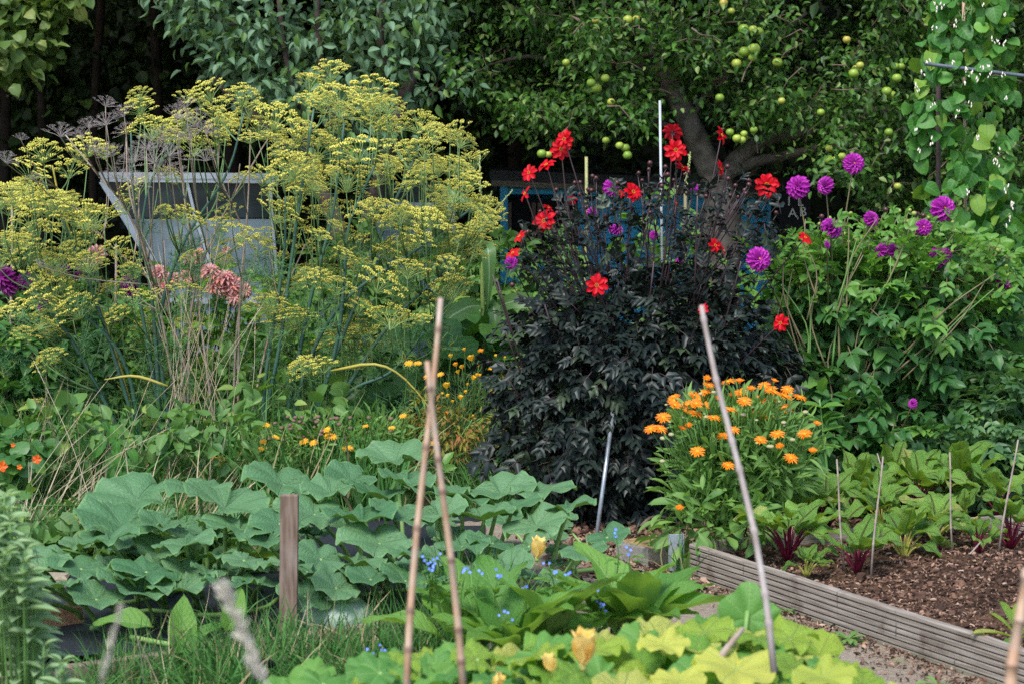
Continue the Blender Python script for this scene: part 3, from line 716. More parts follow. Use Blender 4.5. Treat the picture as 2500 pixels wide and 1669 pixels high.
def limbzone(x, y): # keep the bare limbs in view
    for (ax, ay, bx, by, w) in [(1500, 100, 1660, 430, 34), (1680, 370, 1870, 300, 26), (1690, 385, 1900, 340, 18), (1370, 292, 1530, 287, 14), (1640, 400, 1670, 600, 45)]:
        t = max(0, min(1, ((x - ax) * (bx - ax) + (y - ay) * (by - ay)) / ((bx - ax) ** 2 + (by - ay) ** 2)))
        if math.hypot(x - ax - t * (bx - ax), y - ay - t * (by - ay)) < w: return True
    return False
sup = [(U(960, 2420), U(-60, 480), U(11.9, 14.4)) for _ in range(230)]
while len(cs) < 2300:
    x, y, Yd = R.choice(sup); x += R.gauss(0, 34); y += R.gauss(0, 26); Yd += R.gauss(0, .16)
    lo = np.interp(x, [960, 1100, 1250, 1500, 1650, 1900, 2050, 2400], [130, 245, 310, 300, 240, 410, 480, 520])
    if y > lo + R.gauss(0, 18): continue
    if limbzone(x, y) and Yd < YA + .35: continue
    if x < 1120 and R.random() < .5: continue
    cs.append(PD(x, y, Yd))
cs2 = [(U(-.8, 5.5), U(11.8, 15), U(2.9, 4.3)) for _ in range(900)]
ms = np.concatenate([cloud(cs, 18, .078, (.036, .062)), cloud(cs2, 13, .2, (.07, .12))])
scatter(apple, 'leaf', L_OV, M['apple_l'], ms, cap=300, rest='crown')
g = Geo()
for c in R.sample(cs, 620):
    p = np.asarray(c); q = p + [U(-.25, .25), U(-.1, .25), U(-.2, .2)]; tube(g, curve(q, p, 4, .02, .015), [.006, .005, .004, .003], 4)
part('twig', g, M['twig'], apple, stuff=True)
ag = Geo(); ball(ag, (0, 0, 0), 1, 1, .9, 10, 7, dim=.22); am = make_mesh('apple', ag, M['apple'])
AP = [(1710, 132, 0), (1915, 128, 0), (1968, 122, 0), (1522, 400, 0), (1770, 500, 0), (1680, 530, 0), (1717, 565, 0), (1808, 652, 0), (1775, 897, 0), (1862, 930, 0), (1900, 945, 0), (1912, 992, 0), (1365, 982, 0), (1408, 988, 0)]
AP = [(800 + x / 2.613, y / 2.613) for x, y, _ in AP] + [(1650 + x / 2.613, y / 2.613) for x, y in [(432, 187), (493, 190), (530, 203), (437, 332), (503, 313), (490, 370), (388, 408), (355, 72), (305, 20), (648, 400), (1175, 418), (1150, 440), (1400, 425), (1437, 425), (1410, 500), (1345, 585), (1375, 610), (280, 625), (345, 845), (435, 855), (390, 885), (422, 895), (498, 830), (978, 950), (973, 1022), (1018, 1022), (1060, 1000), (925, 718), (1358, 845), (1415, 1190), (675, 645), (1090, 255), (1135, 470)]]
big = {(432, 187), (493, 190), (530, 203), (437, 332), (503, 313), (490, 370)}
for i, (u, v) in enumerate(AP):
    c = P(u, v, 11.75 + U(0, .2)); r = U(.022, .033) * (1.15 if 14 <= i < 20 else 1)
    child('apple', am, apple, frame(c, (U(-.3, .3), 1, 0), (0, 0, 1), r))

# plum tree (grey-green leaves, upper left of centre)
YP = 12.2
plum = thing('plum_tree', 'grey green leaved plum tree with a sawn off limb above the fennel', 'tree', P(900, 900, YP) * [1, 1, 0])
g = Geo(); limb(g, [P(830, 1040, YP + .4), PD(800, 700, YP + .3), PD(870, 420, YP), PD(915, 260, YP - .1), PD(938, 195, YP - .1), PD(958, 158, YP - .1)], .06, .030, 14, 10); part('trunk', g, M['bark_pl'], plum)
for pts, r0, r1 in [([(905, 300), (880, 150), (870, 40), (900, -60)], .03, .02), ([(720, 420), (640, 320), (540, 230), (495, 180)], .045, .025), ([(770, 300), (745, 200), (728, 60), (730, -40)], .03, .018),
                    ([(690, 250), (655, 130), (640, 0)], .02, .015), ([(545, 60), (430, 25), (350, -5)], .009, .006), ([(850, 60), (960, 100), (1040, 120)], .012, .005), ([(930, 290), (990, 215), (1060, 180), (1110, 158)], .009, .004), ([(1000, 205), (1010, 160), (1020, 130)], .005, .003), ([(820, 700), (760, 480), (720, 420), (700, 250)], .06, .04)]:
    g = Geo(); limb(g, [PD(x, y, YP) for x, y in pts], r0, r1, 12, 7); part('branch', g, M['bark_pl'], plum)
cs = []
sup = [(U(345, 1000), U(-60, 400)) for _ in range(90)]
while len(cs) < 470:
    x, y = R.choice(sup); x += R.gauss(0, 24); y += R.gauss(0, 20); lo = np.interp(x, [345, 400, 450, 520, 600, 700, 800, 900, 1000], [-30, 20, 100, 180, 225, 320, 390, 350, 140])
    if y > lo + R.gauss(0, 8): continue
    cs.append(PD(x, y, YP + U(-.35, .7)))
for (x, y) in [(1000, 185), (1020, 150), (1050, 185), (1085, 165), (1070, 200), (1000, 220), (960, 200), (700, 375), (640, 380), (700, 340)]:
    cs.append(PD(x, y, YP - .1))
cs2 = [(U(-2.6, -.4), U(11.8, 13.6), U(2.8, 4.0)) for _ in range(260)]; cs2 = [c for c in cs2 if c[2] > 1.55 + .0926 * c[1] + .45]
ms = np.concatenate([cloud(cs, 9, .078, (.055, .092), .5), cloud(cs2, 12, .2, (.09, .12))])
scatter(plum, 'leaf', [leaf(.55, 4, 'ovate', .25, .35, seed=1), leaf(.5, 4, 'ovate', .3, .6, seed=2)], M['plum_l'], ms, cap=300, rest='crown')

# hazel at the top left corner
hz = thing('hazel_tree', 'broad leaved hazel branch hanging into the top left corner', 'tree', PD(60, 900, 12.4) * [1, 1, 0])
g = Geo(); limb(g, [PD(-120, 1040, 12.8) , PD(-120, 400, 12.8), PD(-60, 100, 12.6), PD(60, -60, 12.5)], .06, .03, 10, 8); part('trunk', g, M['bark'], hz)
for pts in ([(-60, 100), (40, 60), (110, 90)], [(60, -60), (120, 20), (190, 50)]):
    g = Geo(); limb(g, [PD(x, y, 12.5) for x, y in pts], .014, .005, 8, 6); part('branch', g, M['bark'], hz)
cs = []
while len(cs) < 150:
    x, y = U(-80, 225), U(-60, 190)
    if x > 185 or y > np.interp(x, [-80, 40, 80, 105, 150, 190], [175, 160, 130, 70, 60, 0]): continue
    cs.append(PD(x, y, 12.4 + U(-.3, .5)))
ms = cloud(cs, 8, .08, (.07, .115), .5); scatter(hz, 'leaf', L_HZ, M['hazel_l'], ms, cap=300, rest='crown')

# ================================================================== SHED, GREENHOUSE, SIGN
YS = 13.9
m_blue = woodmat('blue_painted_boards', (.03, .26, .46), (.055, .34, .56), (.06, .28, .42), (1, 1, 6), 12, .6, .3)
m_felt = plain('roofing_felt', (.035, .037, .040), (.060, .062, .066), .9, 60, .15, bmp=.5)
m_fasc = woodmat('fascia_timber', (.12, .10, .085), (.22, .19, .16), (.08, .07, .06), (1, 1, 6), 20)
m_brn = plain('brown_frame', (.07, .045, .035), (.12, .08, .06), .7, 20)
m_black = plain('black_and_shaded_inside', (.004, .004, .005), None, .9)
sl, sr = PD(1147, 418, YS), PD(1768, 455, YS)
x0, x1, zt = sl[0], sr[0], sl[2]
shed = thing('garden_shed', 'low blue painted shed with black felt roof and dark window behind the red dahlia', 'shed', ((x0 + x1) / 2, YS + .6, 0))
def zat(x): return zt - .045 * (x - x0)               # roof falls slightly to the right
wl0, wl1 = PD(1166, 500, YS)[0], PD(1322, 500, YS)[0]; wt, wb = PD(1166, 465, YS)[2], PD(1166, 560, YS)[2]
bh = .105; k = 0; z = .02
def board_piece(xa, xb, z, h, y=YS):
    g = Geo(); V = [(xa, y, z), (xb, y, z), (xb, y + .018, z + h), (xa, y + .018, z + h), (xa, y + .03, z), (xb, y + .03, z), (xb, y + .03, z + h), (xa, y + .03, z + h)]
    T = [(0, 1, 2), (0, 2, 3), (4, 6, 5), (4, 7, 6), (0, 4, 5), (0, 5, 1), (3, 2, 6), (3, 6, 7), (0, 3, 7), (0, 7, 4), (1, 5, 6), (1, 6, 2)]
    g.add(V, T, [(v[0], v[2]) for v in V]); part('board', g, m_blue, shed, smooth=False)
while z < zt - .02:
    top = min(z + bh, zat(x1)) if z + bh > zat(x1) else z + bh
    h = min(bh, zat(x1) - z)
    if h > .015:
        if z + h > wb and z < wt:
            board_piece(x0 + .055, wl0 - .01, z, h - .004); board_piece(wl1 + .01, x1 - .03, z, h - .004)
        else: board_piece(x0 + .055, x1 - .03, z, h - .004)
    z += bh
for xa, xb in ((x0, x0 + .053), (x1 - .028, x1)):
    g = Geo(); box(g, ((xa + xb) / 2, YS + .0, zat(xa) / 2), (xb - xa, .05, zat(xa)), bev=.003); part('corner_post', g, m_blue, shed, smooth=False)
g = Geo(); box(g, ((x0 + x1) / 2, YS + .035, zat(x0) - .035), (x1 - x0 - .11, .02, .10)); part('rail', g, m_blue, shed, smooth=False)
g = Geo(); box(g, (x0 + .03, YS + .66, zat(x0) / 2 - .02), (.02, 1.22, zat(x0) - .06)); box(g, (x1 - .03, YS + .66, zat(x1) / 2 - .02), (.02, 1.22, zat(x1) - .06)); box(g, ((x0 + x1) / 2, YS + 1.28, zt / 2 - .03), (x1 - x0 - .04, .02, zt - .1)); part('wall', g, m_blue, shed, smooth=False)
win = part('window', box(Geo(), ((wl0 + wl1) / 2, YS + .06, (wt + wb) / 2), (wl1 - wl0 + .04, .02, wt - wb + .04)), m_black, shed, smooth=False)  # black sheet painted as the unlit inside of the shed
for xm in (wl0 + .008, (wl0 + wl1) / 2 - .06, (wl0 + wl1) / 2 - .02, wl1 - .01):
    g = Geo(); box(g, (xm, YS + .01, (wt + wb) / 2), (.028, .03, wt - wb)); part('frame', g, m_brn, win, smooth=False)
def slab(xa, xb, y0, y1, za, zb, th, mat, name):
    g = Geo(); V = [(xa, y0, za - th), (xb, y0, zb - th), (xb, y1, zb - th + .03), (xa, y1, za - th + .03), (xa, y0, za), (xb, y0, zb), (xb, y1, zb + .03), (xa, y1, za + .03)]
    T = [(0, 2, 1), (0, 3, 2), (4, 5, 6), (4, 6, 7), (0, 1, 5), (0, 5, 4), (1, 2, 6), (1, 6, 5), (2, 3, 7), (2, 7, 6), (3, 0, 4), (3, 4, 7)]
    g.add(V, T); return part(name, g, mat, shed, smooth=False)
ov = .07
slab(x0 - ov, x1 + ov, YS - .06, YS + 1.4, zat(x0) + .085, zat(x1) + .085, .072, m_felt, 'roof')
slab(x0 - ov + .01, x1 + ov - .01, YS - .055, YS - .035, zat(x0) + .012, zat(x1) + .012, .040, m_fasc, 'fascia')

YG = 13.3
m_alu = plain('aluminium_frame', (.42, .46, .52), (.50, .54, .60), .35, 8, .5, .3)
m_glass_dark, nt, N, L_, bs = newmat('dark_tree_reflection_glass'); L_.new(mixc(nt, mapr(nt, noise(nt, 3, 4), .35, .65), (.010, .017, .020), (.040, .060, .070)), bs.inputs['Base Color']); bs.inputs['Roughness'].default_value = .2; bs.inputs['Specular IOR Level'].default_value = .2  # reflection of dark trees painted into the upper panes
m_glass_pale = plain('pale_sky_reflection_glass', (.10, .15, .17), (.30, .38, .44), .25, 3.5, .7)  # reflection of the sky painted pale into the lower panes
gh = thing('greenhouse', 'small aluminium framed greenhouse with panes toned as dark and pale reflections seen through the fennel', 'greenhouse', PD(640, 700, YG) * [1, 1, 0])
def pane(c4, mat, name, th=.008):
    c = np.array(c4); g = Geo(); V = np.vstack([c, c + [0, th, 0]]); T = [(0, 1, 2), (0, 2, 3), (4, 6, 5), (4, 7, 6)]
    for i in range(4): j = (i + 1) % 4; T += [(i, j + 4, j), (i, i + 4, j + 4)]
    g.add(V, T, [(v[0], v[2]) for v in V]); return part(name, g, mat, gh, smooth=False)
def bar(a, b, w, name='frame'):
    g = Geo(); a, b = np.asarray(a, float), np.asarray(b, float); d = nrm(b - a); n = nrm(np.cross(d, (0, 1, 0))) * w / 2
    V = [a - n, a + n, b + n, b - n]; V = np.array([v + [0, -.02, 0] for v in V] + [v + [0, .03, 0] for v in V]); T = [(0, 1, 2), (0, 2, 3), (4, 6, 5), (4, 7, 6)]
    for i in range(4): j = (i + 1) % 4; T += [(i, j + 4, j), (i, i + 4, j + 4)]
    g.add(V, T); part(name, g, m_alu, gh, smooth=False)
def q(x, y, dy=0.0): return PD(x, y, YG + dy)
xs_t = [236, 430, 620, 825, 1030]; xs_m = [290, 450, 625, 825, 1030]; xs_b = [400, 510, 640, 830, 1030]
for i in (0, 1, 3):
    pane([q(xs_t[i] + 6, 418), q(xs_t[i + 1] - 6, 418), q(xs_m[i + 1] - 6, 500), q(xs_m[i] + 6, 500)][::-1], m_glass_dark, 'pane')
    pane([q(xs_m[i] + 6, 503), q(xs_m[i + 1] - 6, 503), q(xs_b[i + 1] - 6, 690), q(xs_b[i] + 6, 690)][::-1], m_glass_pale, 'pane')
bar(q(228, 402, -.03), q(630, 405, -.03), .040, 'top_rail'); bar(q(232, 412, -.02), q(630, 416, -.02), .030, 'gutter')
bar(q(236, 415), q(292, 505), .05); bar(q(292, 505), q(400, 690), .05); bar(q(1035, 470), q(1035, 760), .05); bar(q(815, 470), q(1040, 470), .03)
for i in (1, 2): bar(q(xs_t[i], 418), q(xs_m[i], 502), .02, 'glazing_bar'); bar(q(xs_m[i], 502), q(xs_b[i], 690), .02, 'glazing_bar')
bar(q(400, 690), q(1040, 690), .04)
g = Geo(); box(g, (q(720, 700)[0], YG + .03, q(720, 700)[2] / 2), (q(1040, 0)[0] - q(400, 0)[0], .03, q(720, 700)[2])); part('base_panel', g, m_glass_pale, gh, smooth=False)

YB = 12.9
sb = thing('lettered_board', 'black board with worn white letters behind the purple dahlias', 'sign', P(1942, 560, YB) * [1, 1, 0])
c0, c1 = P(1904, 470, YB), P(1978, 640, YB)
g = Geo(); box(g, ((c0[0] + c1[0]) / 2, YB + .02, (c0[2] + c1[2]) / 2), (c1[0] - c0[0], .03, c0[2] - c1[2]), bev=.003); part('panel', g, m_black, sb, smooth=False)
g = Geo(); box(g, ((c0[0] + c1[0]) / 2, YB + .05, c1[2] / 2 + .1), (.04, .03, c1[2] + .2)); part('post', g, m_brn, sb, smooth=False)
m_let = plain('white_lettering', (.50, .50, .46), (.34, .33, .30), .8, 60)
for ch, u, v, px in [('I', 1922, 503, 26), ('L', 1946, 503, 26), ('A', 1924, 531, 26), ('.', 1943, 531, 26), ('B', 1951, 528, 26), ("'", 1944, 552, 26)]:
    cu = bpy.data.curves.new('letter', 'FONT'); cu.body = ch; cu.size = px / F * YB * 1.25; cu.extrude = .002; cu.materials.append(m_let)
    tmp = bpy.data.objects.new('letter_curve', cu); COL.objects.link(tmp); bpy.context.view_layer.update()
    lme = bpy.data.meshes.new_from_object(tmp.evaluated_get(bpy.context.evaluated_depsgraph_get())); bpy.data.objects.remove(tmp)
    o = bpy.data.objects.new('letter', lme); COL.objects.link(o); o.parent = sb; p = P(u, v, YB - .003)
    o.matrix_local = Matrix.Translation(Vector(p - ORIGIN[sb.name])) @ Matrix.Rotation(math.pi / 2, 4, 'X')

# ================================================================== GOURDS
UPZ = np.array([0, 0, 1.])
PUMP = [gourd_leaf(i, na=44, nr=5, funnel=f, wav=w, lobes=l) for i, (f, w, l) in enumerate([(.40, .085, .025), (.30, .10, .035), (.46, .07, .02), (.24, .085, .03)])]
pumpm = [make_mesh('leaf', t, M['pump']) for t in PUMP]
def gourd(root, leaves, meshes, hz, crown, mstalk, dy=(0, 0), stalk=.009, tilt=.25, pull=.35):
    """leaves: (x, y, w) in viewed pixels; the leaf stands at height hz(y)"""
    for i, (x, y, w) in enumerate(leaves):
        h = hz(x, y) + U(-.02, .02); c = GD(x, y + w * .05, h); r = w * K / F * c[1] / 2 * 1.07
        cr = np.array(crown(c)); az = math.atan2(c[1] - cr[1], c[0] - cr[0]) + U(-.7, .7)
        ax = np.array([math.cos(az), math.sin(az), U(-.12, .18)]); n = UPZ + [U(-tilt, tilt), -U(0.12, tilt * 2.1), 0]
        m = frame(c - [0, 0, r * .25], ax, n, r, r, r * U(.9, 1.25)); child('leaf', R.choice(meshes), root, m)
        g = Geo(); b = c * [1, 1, 0] + (cr - c * [1, 1, 0]) * pull * U(.4, 1) + [0, 0, .02]; p = curve(b, c - [0, 0, r * .25], 7, 0, .003); p[:, 2] += .0
        p[1:-1, :2] = b[:2] + (c[:2] - b[:2]) * (np.linspace(0, 1, 7)[1:-1, None] ** 1.6); tube(g, p, np.linspace(stalk * 1.15, stalk * .75, 7), 6); part('stalk', g, mstalk, root)
pl_left = [(315, 1112, 190), (455, 1100, 150), (515, 1130, 192), (285, 1172, 212), (425, 1226, 142), (550, 1180, 185), (185, 1278, 152), (335, 1284, 160), (310, 1330, 175), (420, 1325, 160), (530, 1325, 125), (90, 1270, 165), (45, 1300, 130), (220, 1352, 130), (600, 1318, 120), (250, 1215, 140), (370, 1190, 110), (500, 1262, 100), (560, 1270, 90), (30, 1345, 120), (130, 1330, 110)]
pl_right = [(650, 1080, 172), (720, 1150, 165), (905, 1036, 158), (805, 1082, 120), (870, 1118, 150), (930, 1090, 130), (830, 1170, 170), (1000, 1110, 150), (1065, 1118, 160), (1150, 1108, 150), (1240, 1100, 145), (1303, 1146, 128), (1110, 1168, 140), (1230, 1180, 150), (1395, 1215, 98), (1335, 1246, 112), (660, 1275, 120), (735, 1262, 120), (815, 1272, 130), (870, 1215, 175), (960, 1255, 135), (930, 1312, 120), (1060, 1232, 125), (1130, 1226, 115), (1165, 1285, 115), (1010, 1165, 125), (945, 1165, 120), (700, 1345, 130), (610, 1225, 95), (770, 1330, 110), (1215, 1236, 95), (760, 1110, 120), (850, 1310, 110), (900, 1160, 110), (1180, 1140, 120), (640, 1180, 120), (980, 1320, 100), (1090, 1290, 90)]
hzp = lambda x, y: np.interp(y, [1030, 1120, 1200, 1300, 1360], [.44, .38, .32, .245, .18])
pk = thing('pumpkin_plant', 'pumpkin plant with broad blue green leaves on the left of the black membrane', 'pumpkin plant', GD(330, 1400), group='pumpkin plants on the membrane')
gourd(pk, pl_left, pumpm, hzp, lambda c: (-1.15, 7.9, 0), M['petiole'])
pk2 = thing('pumpkin_plant', 'pumpkin plant with broad leaves spreading right of the wooden post', 'pumpkin plant', GD(900, 1380), group='pumpkin plants on the membrane')
gourd(pk2, pl_right, pumpm, hzp, lambda c: (-.25, 7.9, 0), M['petiole'])
for root, x0_, x1_, nn_ in ((pk, 150, 560, 26), (pk2, 620, 1300, 52)):
    gourd(root, [(U(x0_, x1_), U(1170, 1330), U(60, 105)) for _ in range(nn_)], pumpm, lambda x, y: U(.12, .24), lambda c: (c[0] + .3, 8, 0), M['petiole'], stalk=.006)
for root, pts in ((pk, [(210, 1440), (330, 1400), (480, 1410), (600, 1395), (640, 1370)]), (pk, [(100, 1350), (230, 1375), (300, 1380), (420, 1350)]), (pk2, [(660, 1400), (800, 1370), (950, 1350), (1150, 1330), (1400, 1300)]), (pk, [(300, 1460), (420, 1480), (520, 1470)])):
    g = Geo(); tube(g, smooth_poly([GD(x, y, .04) for x, y in pts], 16), .009, 7); part('vine', g, M['petiole'], root)
g = Geo(); c = GD(762, 1440, .1)
n_ = 20; V = []; 
def ribbed(g, c, R_, hgt, ribs=10, n=30, k=9):
    V = []; 
    for i in range(k + 1):
        a = -math.pi / 2 + math.pi * i / k
        for j in range(n):
            t = 2 * math.pi * j / n; rr = R_ * math.cos(a) * (1 + .05 * math.cos(ribs * t)); V.append((c[0] + rr * math.cos(t), c[1] + rr * math.sin(t), c[2] + hgt * math.sin(a) * (1 - .25 * (abs(math.sin(a)) > .9))))
    T = []
    for i in range(k):
        for j in range(n): p, q_ = i * n + j, i * n + (j + 1) % n; T += [(p, q_, q_ + n), (p, q_ + n, p + n)]
    return g.add(V, T)
c = c + [0, .25, -.02]; ribbed(g, c, .12, .08); part('pumpkin', g, plain('pale_pumpkin', (.26, .36, .28), (.36, .46, .36), .4, 12), pk2)

def gourd_flower(root, c, L, up=(0, -.25, 1), petals=5, name='flower'):
    u_ = nrm(np.array(up, float)); a = nrm(np.cross(u_, (0.3, 1, 0))); b = np.cross(u_, a); g = Geo()
    for i in range(petals):
        t = 2 * math.pi * i / petals + .3; rd = a * math.cos(t) + b * math.sin(t)
        leaf(.62, 6, 'petal', .35, -.45, wave=.05, cols=2, g=g, m4=frame(np.asarray(c) + rd * L * .06, u_ + rd * .28, -rd, L), seed=i, r=U(0, .2))
    ball(g, c, L * .10, L * .10, L * .12, 8, 5, m=1); part(name, g, [M['squash_f'], M['bud_gr']], root)
oran_f = M['oran']
c = GD(1232, 1282, .24); g = Geo()
gourd_flower(pk2, c, .085, (0.1, -.1, 1)); 

# courgette in the foreground
COUR = [gourd_leaf(10 + i, na=40, nr=5, funnel=f, wav=.15, lobes=.05) for i, f in enumerate((.18, .30, .10, .24))]
courm = [make_mesh('leaf', t, M['cour']) for t in COUR]
M['cour_g'] = leafmat('green_courgette_leaf', (.055, .20, .045), (.10, .28, .055), vein=(.24, .38, .12), kind='radial', veins=7, vw=.05, rough=.5, trans=.25, bmp=.3)
courg = [make_mesh('leaf', t, M['cour_g']) for t in COUR]
ct = thing('courgette_plant', 'pale yellow green courgette plant with yellowing leaves across the bottom of the view', 'courgette plant', (.55, 4.7, 0))
cl = []
ytop = lambda x: np.interp(x, [620, 760, 900, 1060, 1250, 1400, 1500, 1650, 1760, 1850, 1950, 2020], [1568, 1530, 1495, 1505, 1470, 1470, 1440, 1430, 1440, 1475, 1515, 1570])
for x in np.arange(640, 2010, 36):
    for k in range(3 if x > 1050 else 2): cl.append((x + U(-25, 25), ytop(x) + 25 + k * 48 + U(-14, 14), U(95, 165) * (1 if x > 1150 else .85)))
cl += [(1640, 1545, 230), (1800, 1560, 220), (1560, 1490, 190)]
ylm = make_mesh('leaf', COUR[1], leafmat('yellowed_leaf', (.36, .42, .06), (.50, .50, .09), vein=(.34, .44, .12), kind='radial', veins=7, vw=.06, rough=.5, trans=.3, bmp=.4))
for (x, y, w) in [(1690, 1535, 190), (1885, 1552, 150), (1520, 1478, 120), (1560, 1560, 130)]:
    c = PD(x, y, 4.35 - (y - 1500) / 100 * .25); child('leaf', ylm, ct, frame(c, (U(-.5, .5), -1, -.2), (U(-.3, .3), -.75, 1), w * K / F * c[1] / 2), label='yellowing courgette leaf')
for i, (x, y, w) in enumerate(cl):
    Yc = U(4.5, 4.9) - (y - 1470) / 100 * .28; c = PD(x, y, Yc); r = w * K / F * c[1] / 2
    az = U(0, 6.28); ax = (math.cos(az), math.sin(az), U(-.25, .25)); n = UPZ + [U(-.5, .5), -U(.1, .75), 0]
    child('leaf', R.choice(courg if (x < 1080 and R.random() < .85) or R.random() < .15 else courm), ct, frame(c, ax, n, r))
    g = Geo(); b = np.array([c[0] * .6 + .25, c[1] + U(0, .15), .05]); tube(g, curve(b, c, 6, .03), [.010, .009, .008, .008, .007, .006], 6); part('stalk', g, M['petiole'], ct)
c = PD(1715, 1400, 4.75); r = 62 * K / F * 4.75; up_l = child('leaf', make_mesh('leaf', gourd_leaf(33, na=40, nr=5, funnel=.2, wav=.12, lobes=.10), M['cour_g']), ct, frame(c + [0, 0, -.02], (.1, .3, 1), (.1, -.9, .5), r * 1.15), label='dark green upright leaf')
g = Geo(); tube(g, curve(PD(1700, 1540, 4.7), c, 5), .006, 6); part('stalk', g, M['petiole'], ct)
g = Geo(); tube(g, smooth_poly([PD(1640, 1530, 4.3), PD(1660, 1495, 4.3), PD(1705, 1440, 4.35)], 6), [.004, .008, .009, .008, .007, .005], 6); part('shoot', g, M['stem_dead'], ct)
gourd_flower(ct, PD(1338, 1530, 4.1), .085, (0.02, -.1, 1)); gourd_flower(ct, PD(1270, 1545, 4.3), .05, (-.3, 0, 1), 5, 'flower'); gourd_flower(ct, PD(1130, 1578, 4.2), .04, (.5, -.2, .8))

# ================================================================== FLOWERS
RP = [leaf(.53, 5, 'petal', .22, c_, wave=.03, seed=i) for i, c_ in enumerate((.25, .45))]
rpm = [make_mesh('petal', t, M['red']) for t in RP]
def red_centre():
    g = Geo(); ball(g, (0, 0, .02), .13, .13, .07, 10, 5, m=1)
    for i in range(16):
        t = i * 2 * math.pi / 16; ball(g, (.15 * math.cos(t), .15 * math.sin(t), .07 + .02 * (i % 2)), .028, .028, .05, 5, 4, m=0)
    for i in range(6):
        t = i * math.pi / 3; leaf(.5, 2, 'lance', .1, .4, g=g, m=2, m4=frame((.05 * math.cos(t), .05 * math.sin(t), -.06), (math.cos(t), math.sin(t), -.4), (0, 0, 1), .28))
    ball(g, (0, 0, -.06), .10, .10, .08, 8, 4, m=2); return g
rcm = make_mesh('flower', red_centre(), [M['yel'], M['disc'], M['stem_dark']])
FACE = {'f': (0, -1, .25), 'u': (.05, -.35, 1), 'l': (-.9, -.45, .35), 'r': (.9, -.4, .3), 'b': (.1, .9, .45), 'fl': (-.5, -.8, .3), 'fr': (.5, -.8, .3), 'fd': (.1, -1, -.15), 'ul': (-.6, -.4, .8), 'ur': (.6, -.4, .8)}
def face_m(c, face, r):
    f = nrm(np.array(FACE[face], float) + NR.normal(0, .08, 3)); up = np.array([0, 0, 1.]) if abs(f[2]) < .9 else np.array([0, 1., 0])
    y = nrm(np.cross(np.cross(f, up), f)); a = U(0, 6.28); x = np.cross(y, f); y2 = y * math.cos(a) + x * math.sin(a); return frame(c, y2, f, r)
def sub(mesh, name, parent, local):
    o = bpy.data.objects.new(name, mesh); COL.objects.link(o); o.parent = parent; o.matrix_local = Matrix([list(map(float, r)) for r in local]); return o
def red_flower(root, x, y, px, face, Y, n1=8, n2=6):
    c = PD(x, y, Y); r = px * K / F * Y / 2 * .96; m = face_m(c, face, r); fo = child('flower', rcm, root, m)
    for ring, (n, L, el, z) in enumerate(((n1, .92, .10, -.02), (n2, .72, .42, .02))):
        if n == 0: continue
        for i in range(n):
            t = 2 * math.pi * (i + .5 * ring) / n + U(-.12, .12); e = el + U(-.12, .14)
            sub(R.choice(rpm), 'petal', fo, frame((.08 * math.cos(t), .08 * math.sin(t), z), (math.cos(t) * math.cos(e), math.sin(t) * math.cos(e), math.sin(e)), (-math.sin(e) * math.cos(t), -math.sin(e) * math.sin(t), math.cos(e)), L * U(.9, 1.06)))
    return c
def ball_flower(mat, rings, W=.30, seed=0, cmat=True):
    g = Geo(); rr = np.random.default_rng(seed)
    for k, (n, L, e) in enumerate(rings):
        for i in range(n):
            t = 2 * math.pi * (i + .5 * (k % 2)) / n + rr.uniform(-.08, .08); ee = e + rr.uniform(-.1, .1)
            leaf(W, 4, 'petal', .6, .35, g=g, m4=frame((.06 * math.cos(t), .06 * math.sin(t), .05 * k), (math.cos(t) * math.cos(ee), math.sin(t) * math.cos(ee), math.sin(ee)), (-math.sin(ee) * math.cos(t), -math.sin(ee) * math.sin(t), math.cos(ee)), L), seed=i, r=rr.uniform(0, 1))
    return g
PR = [(10, .92, -.55), (12, 1.02, -.22), (12, 1.04, .05), (11, .94, .32), (10, .78, .6), (8, .6, .88), (6, .42, 1.12)]
bfm = [make_mesh('flower', ball_flower(None, PR, .44, s), M['purp']) for s in (1, 2)]
cen = make_mesh('centre', ball(Geo(), (0, 0, .33), .13, .13, .12, 9, 5), M['yel'])
def purple_flower(root, x, y, px, face, Y, meshes=bfm, eye=True):
    c = PD(x, y, Y); r = px * K / F * Y / 2 * 1.0; fo = child('flower', R.choice(meshes), root, face_m(c, face, r))
    if eye: sub(cen, 'centre', fo, np.eye(4))
    return c
def flower_stem(root, c, foot, mat, r=.003, bend=.06, name='stem', mid=None):
    g = Geo(); foot = np.asarray(foot); m1 = (c * .55 + foot * .45) + [U(-bend, bend) * .5, 0, 0]; tube(g, smooth_poly([foot, m1 if mid is None else mid, c], 8), np.linspace(r * 1.5, r * .8, 8), 5); part(name, g, mat, root)
def bud_geo(cm, leafy=True):
    g = Geo(); ball(g, (0, 0, .5), .5, .5, .5, 8, 6)
    for i in range(5):
        t = i * 1.256; leaf(.45, 2, 'lance', .1, 1.0, g=g, m=1, m4=frame((.1 * math.cos(t), .1 * math.sin(t), .05), (math.cos(t), math.sin(t), .25), (0, 0, 1), .65))
    return g
bud_d = make_mesh('bud', bud_geo(0), [M['bud_dk'], M['dark']]); bud_g = make_mesh('bud', bud_geo(0), [M['bud_gr'], M['dahl_hi']])

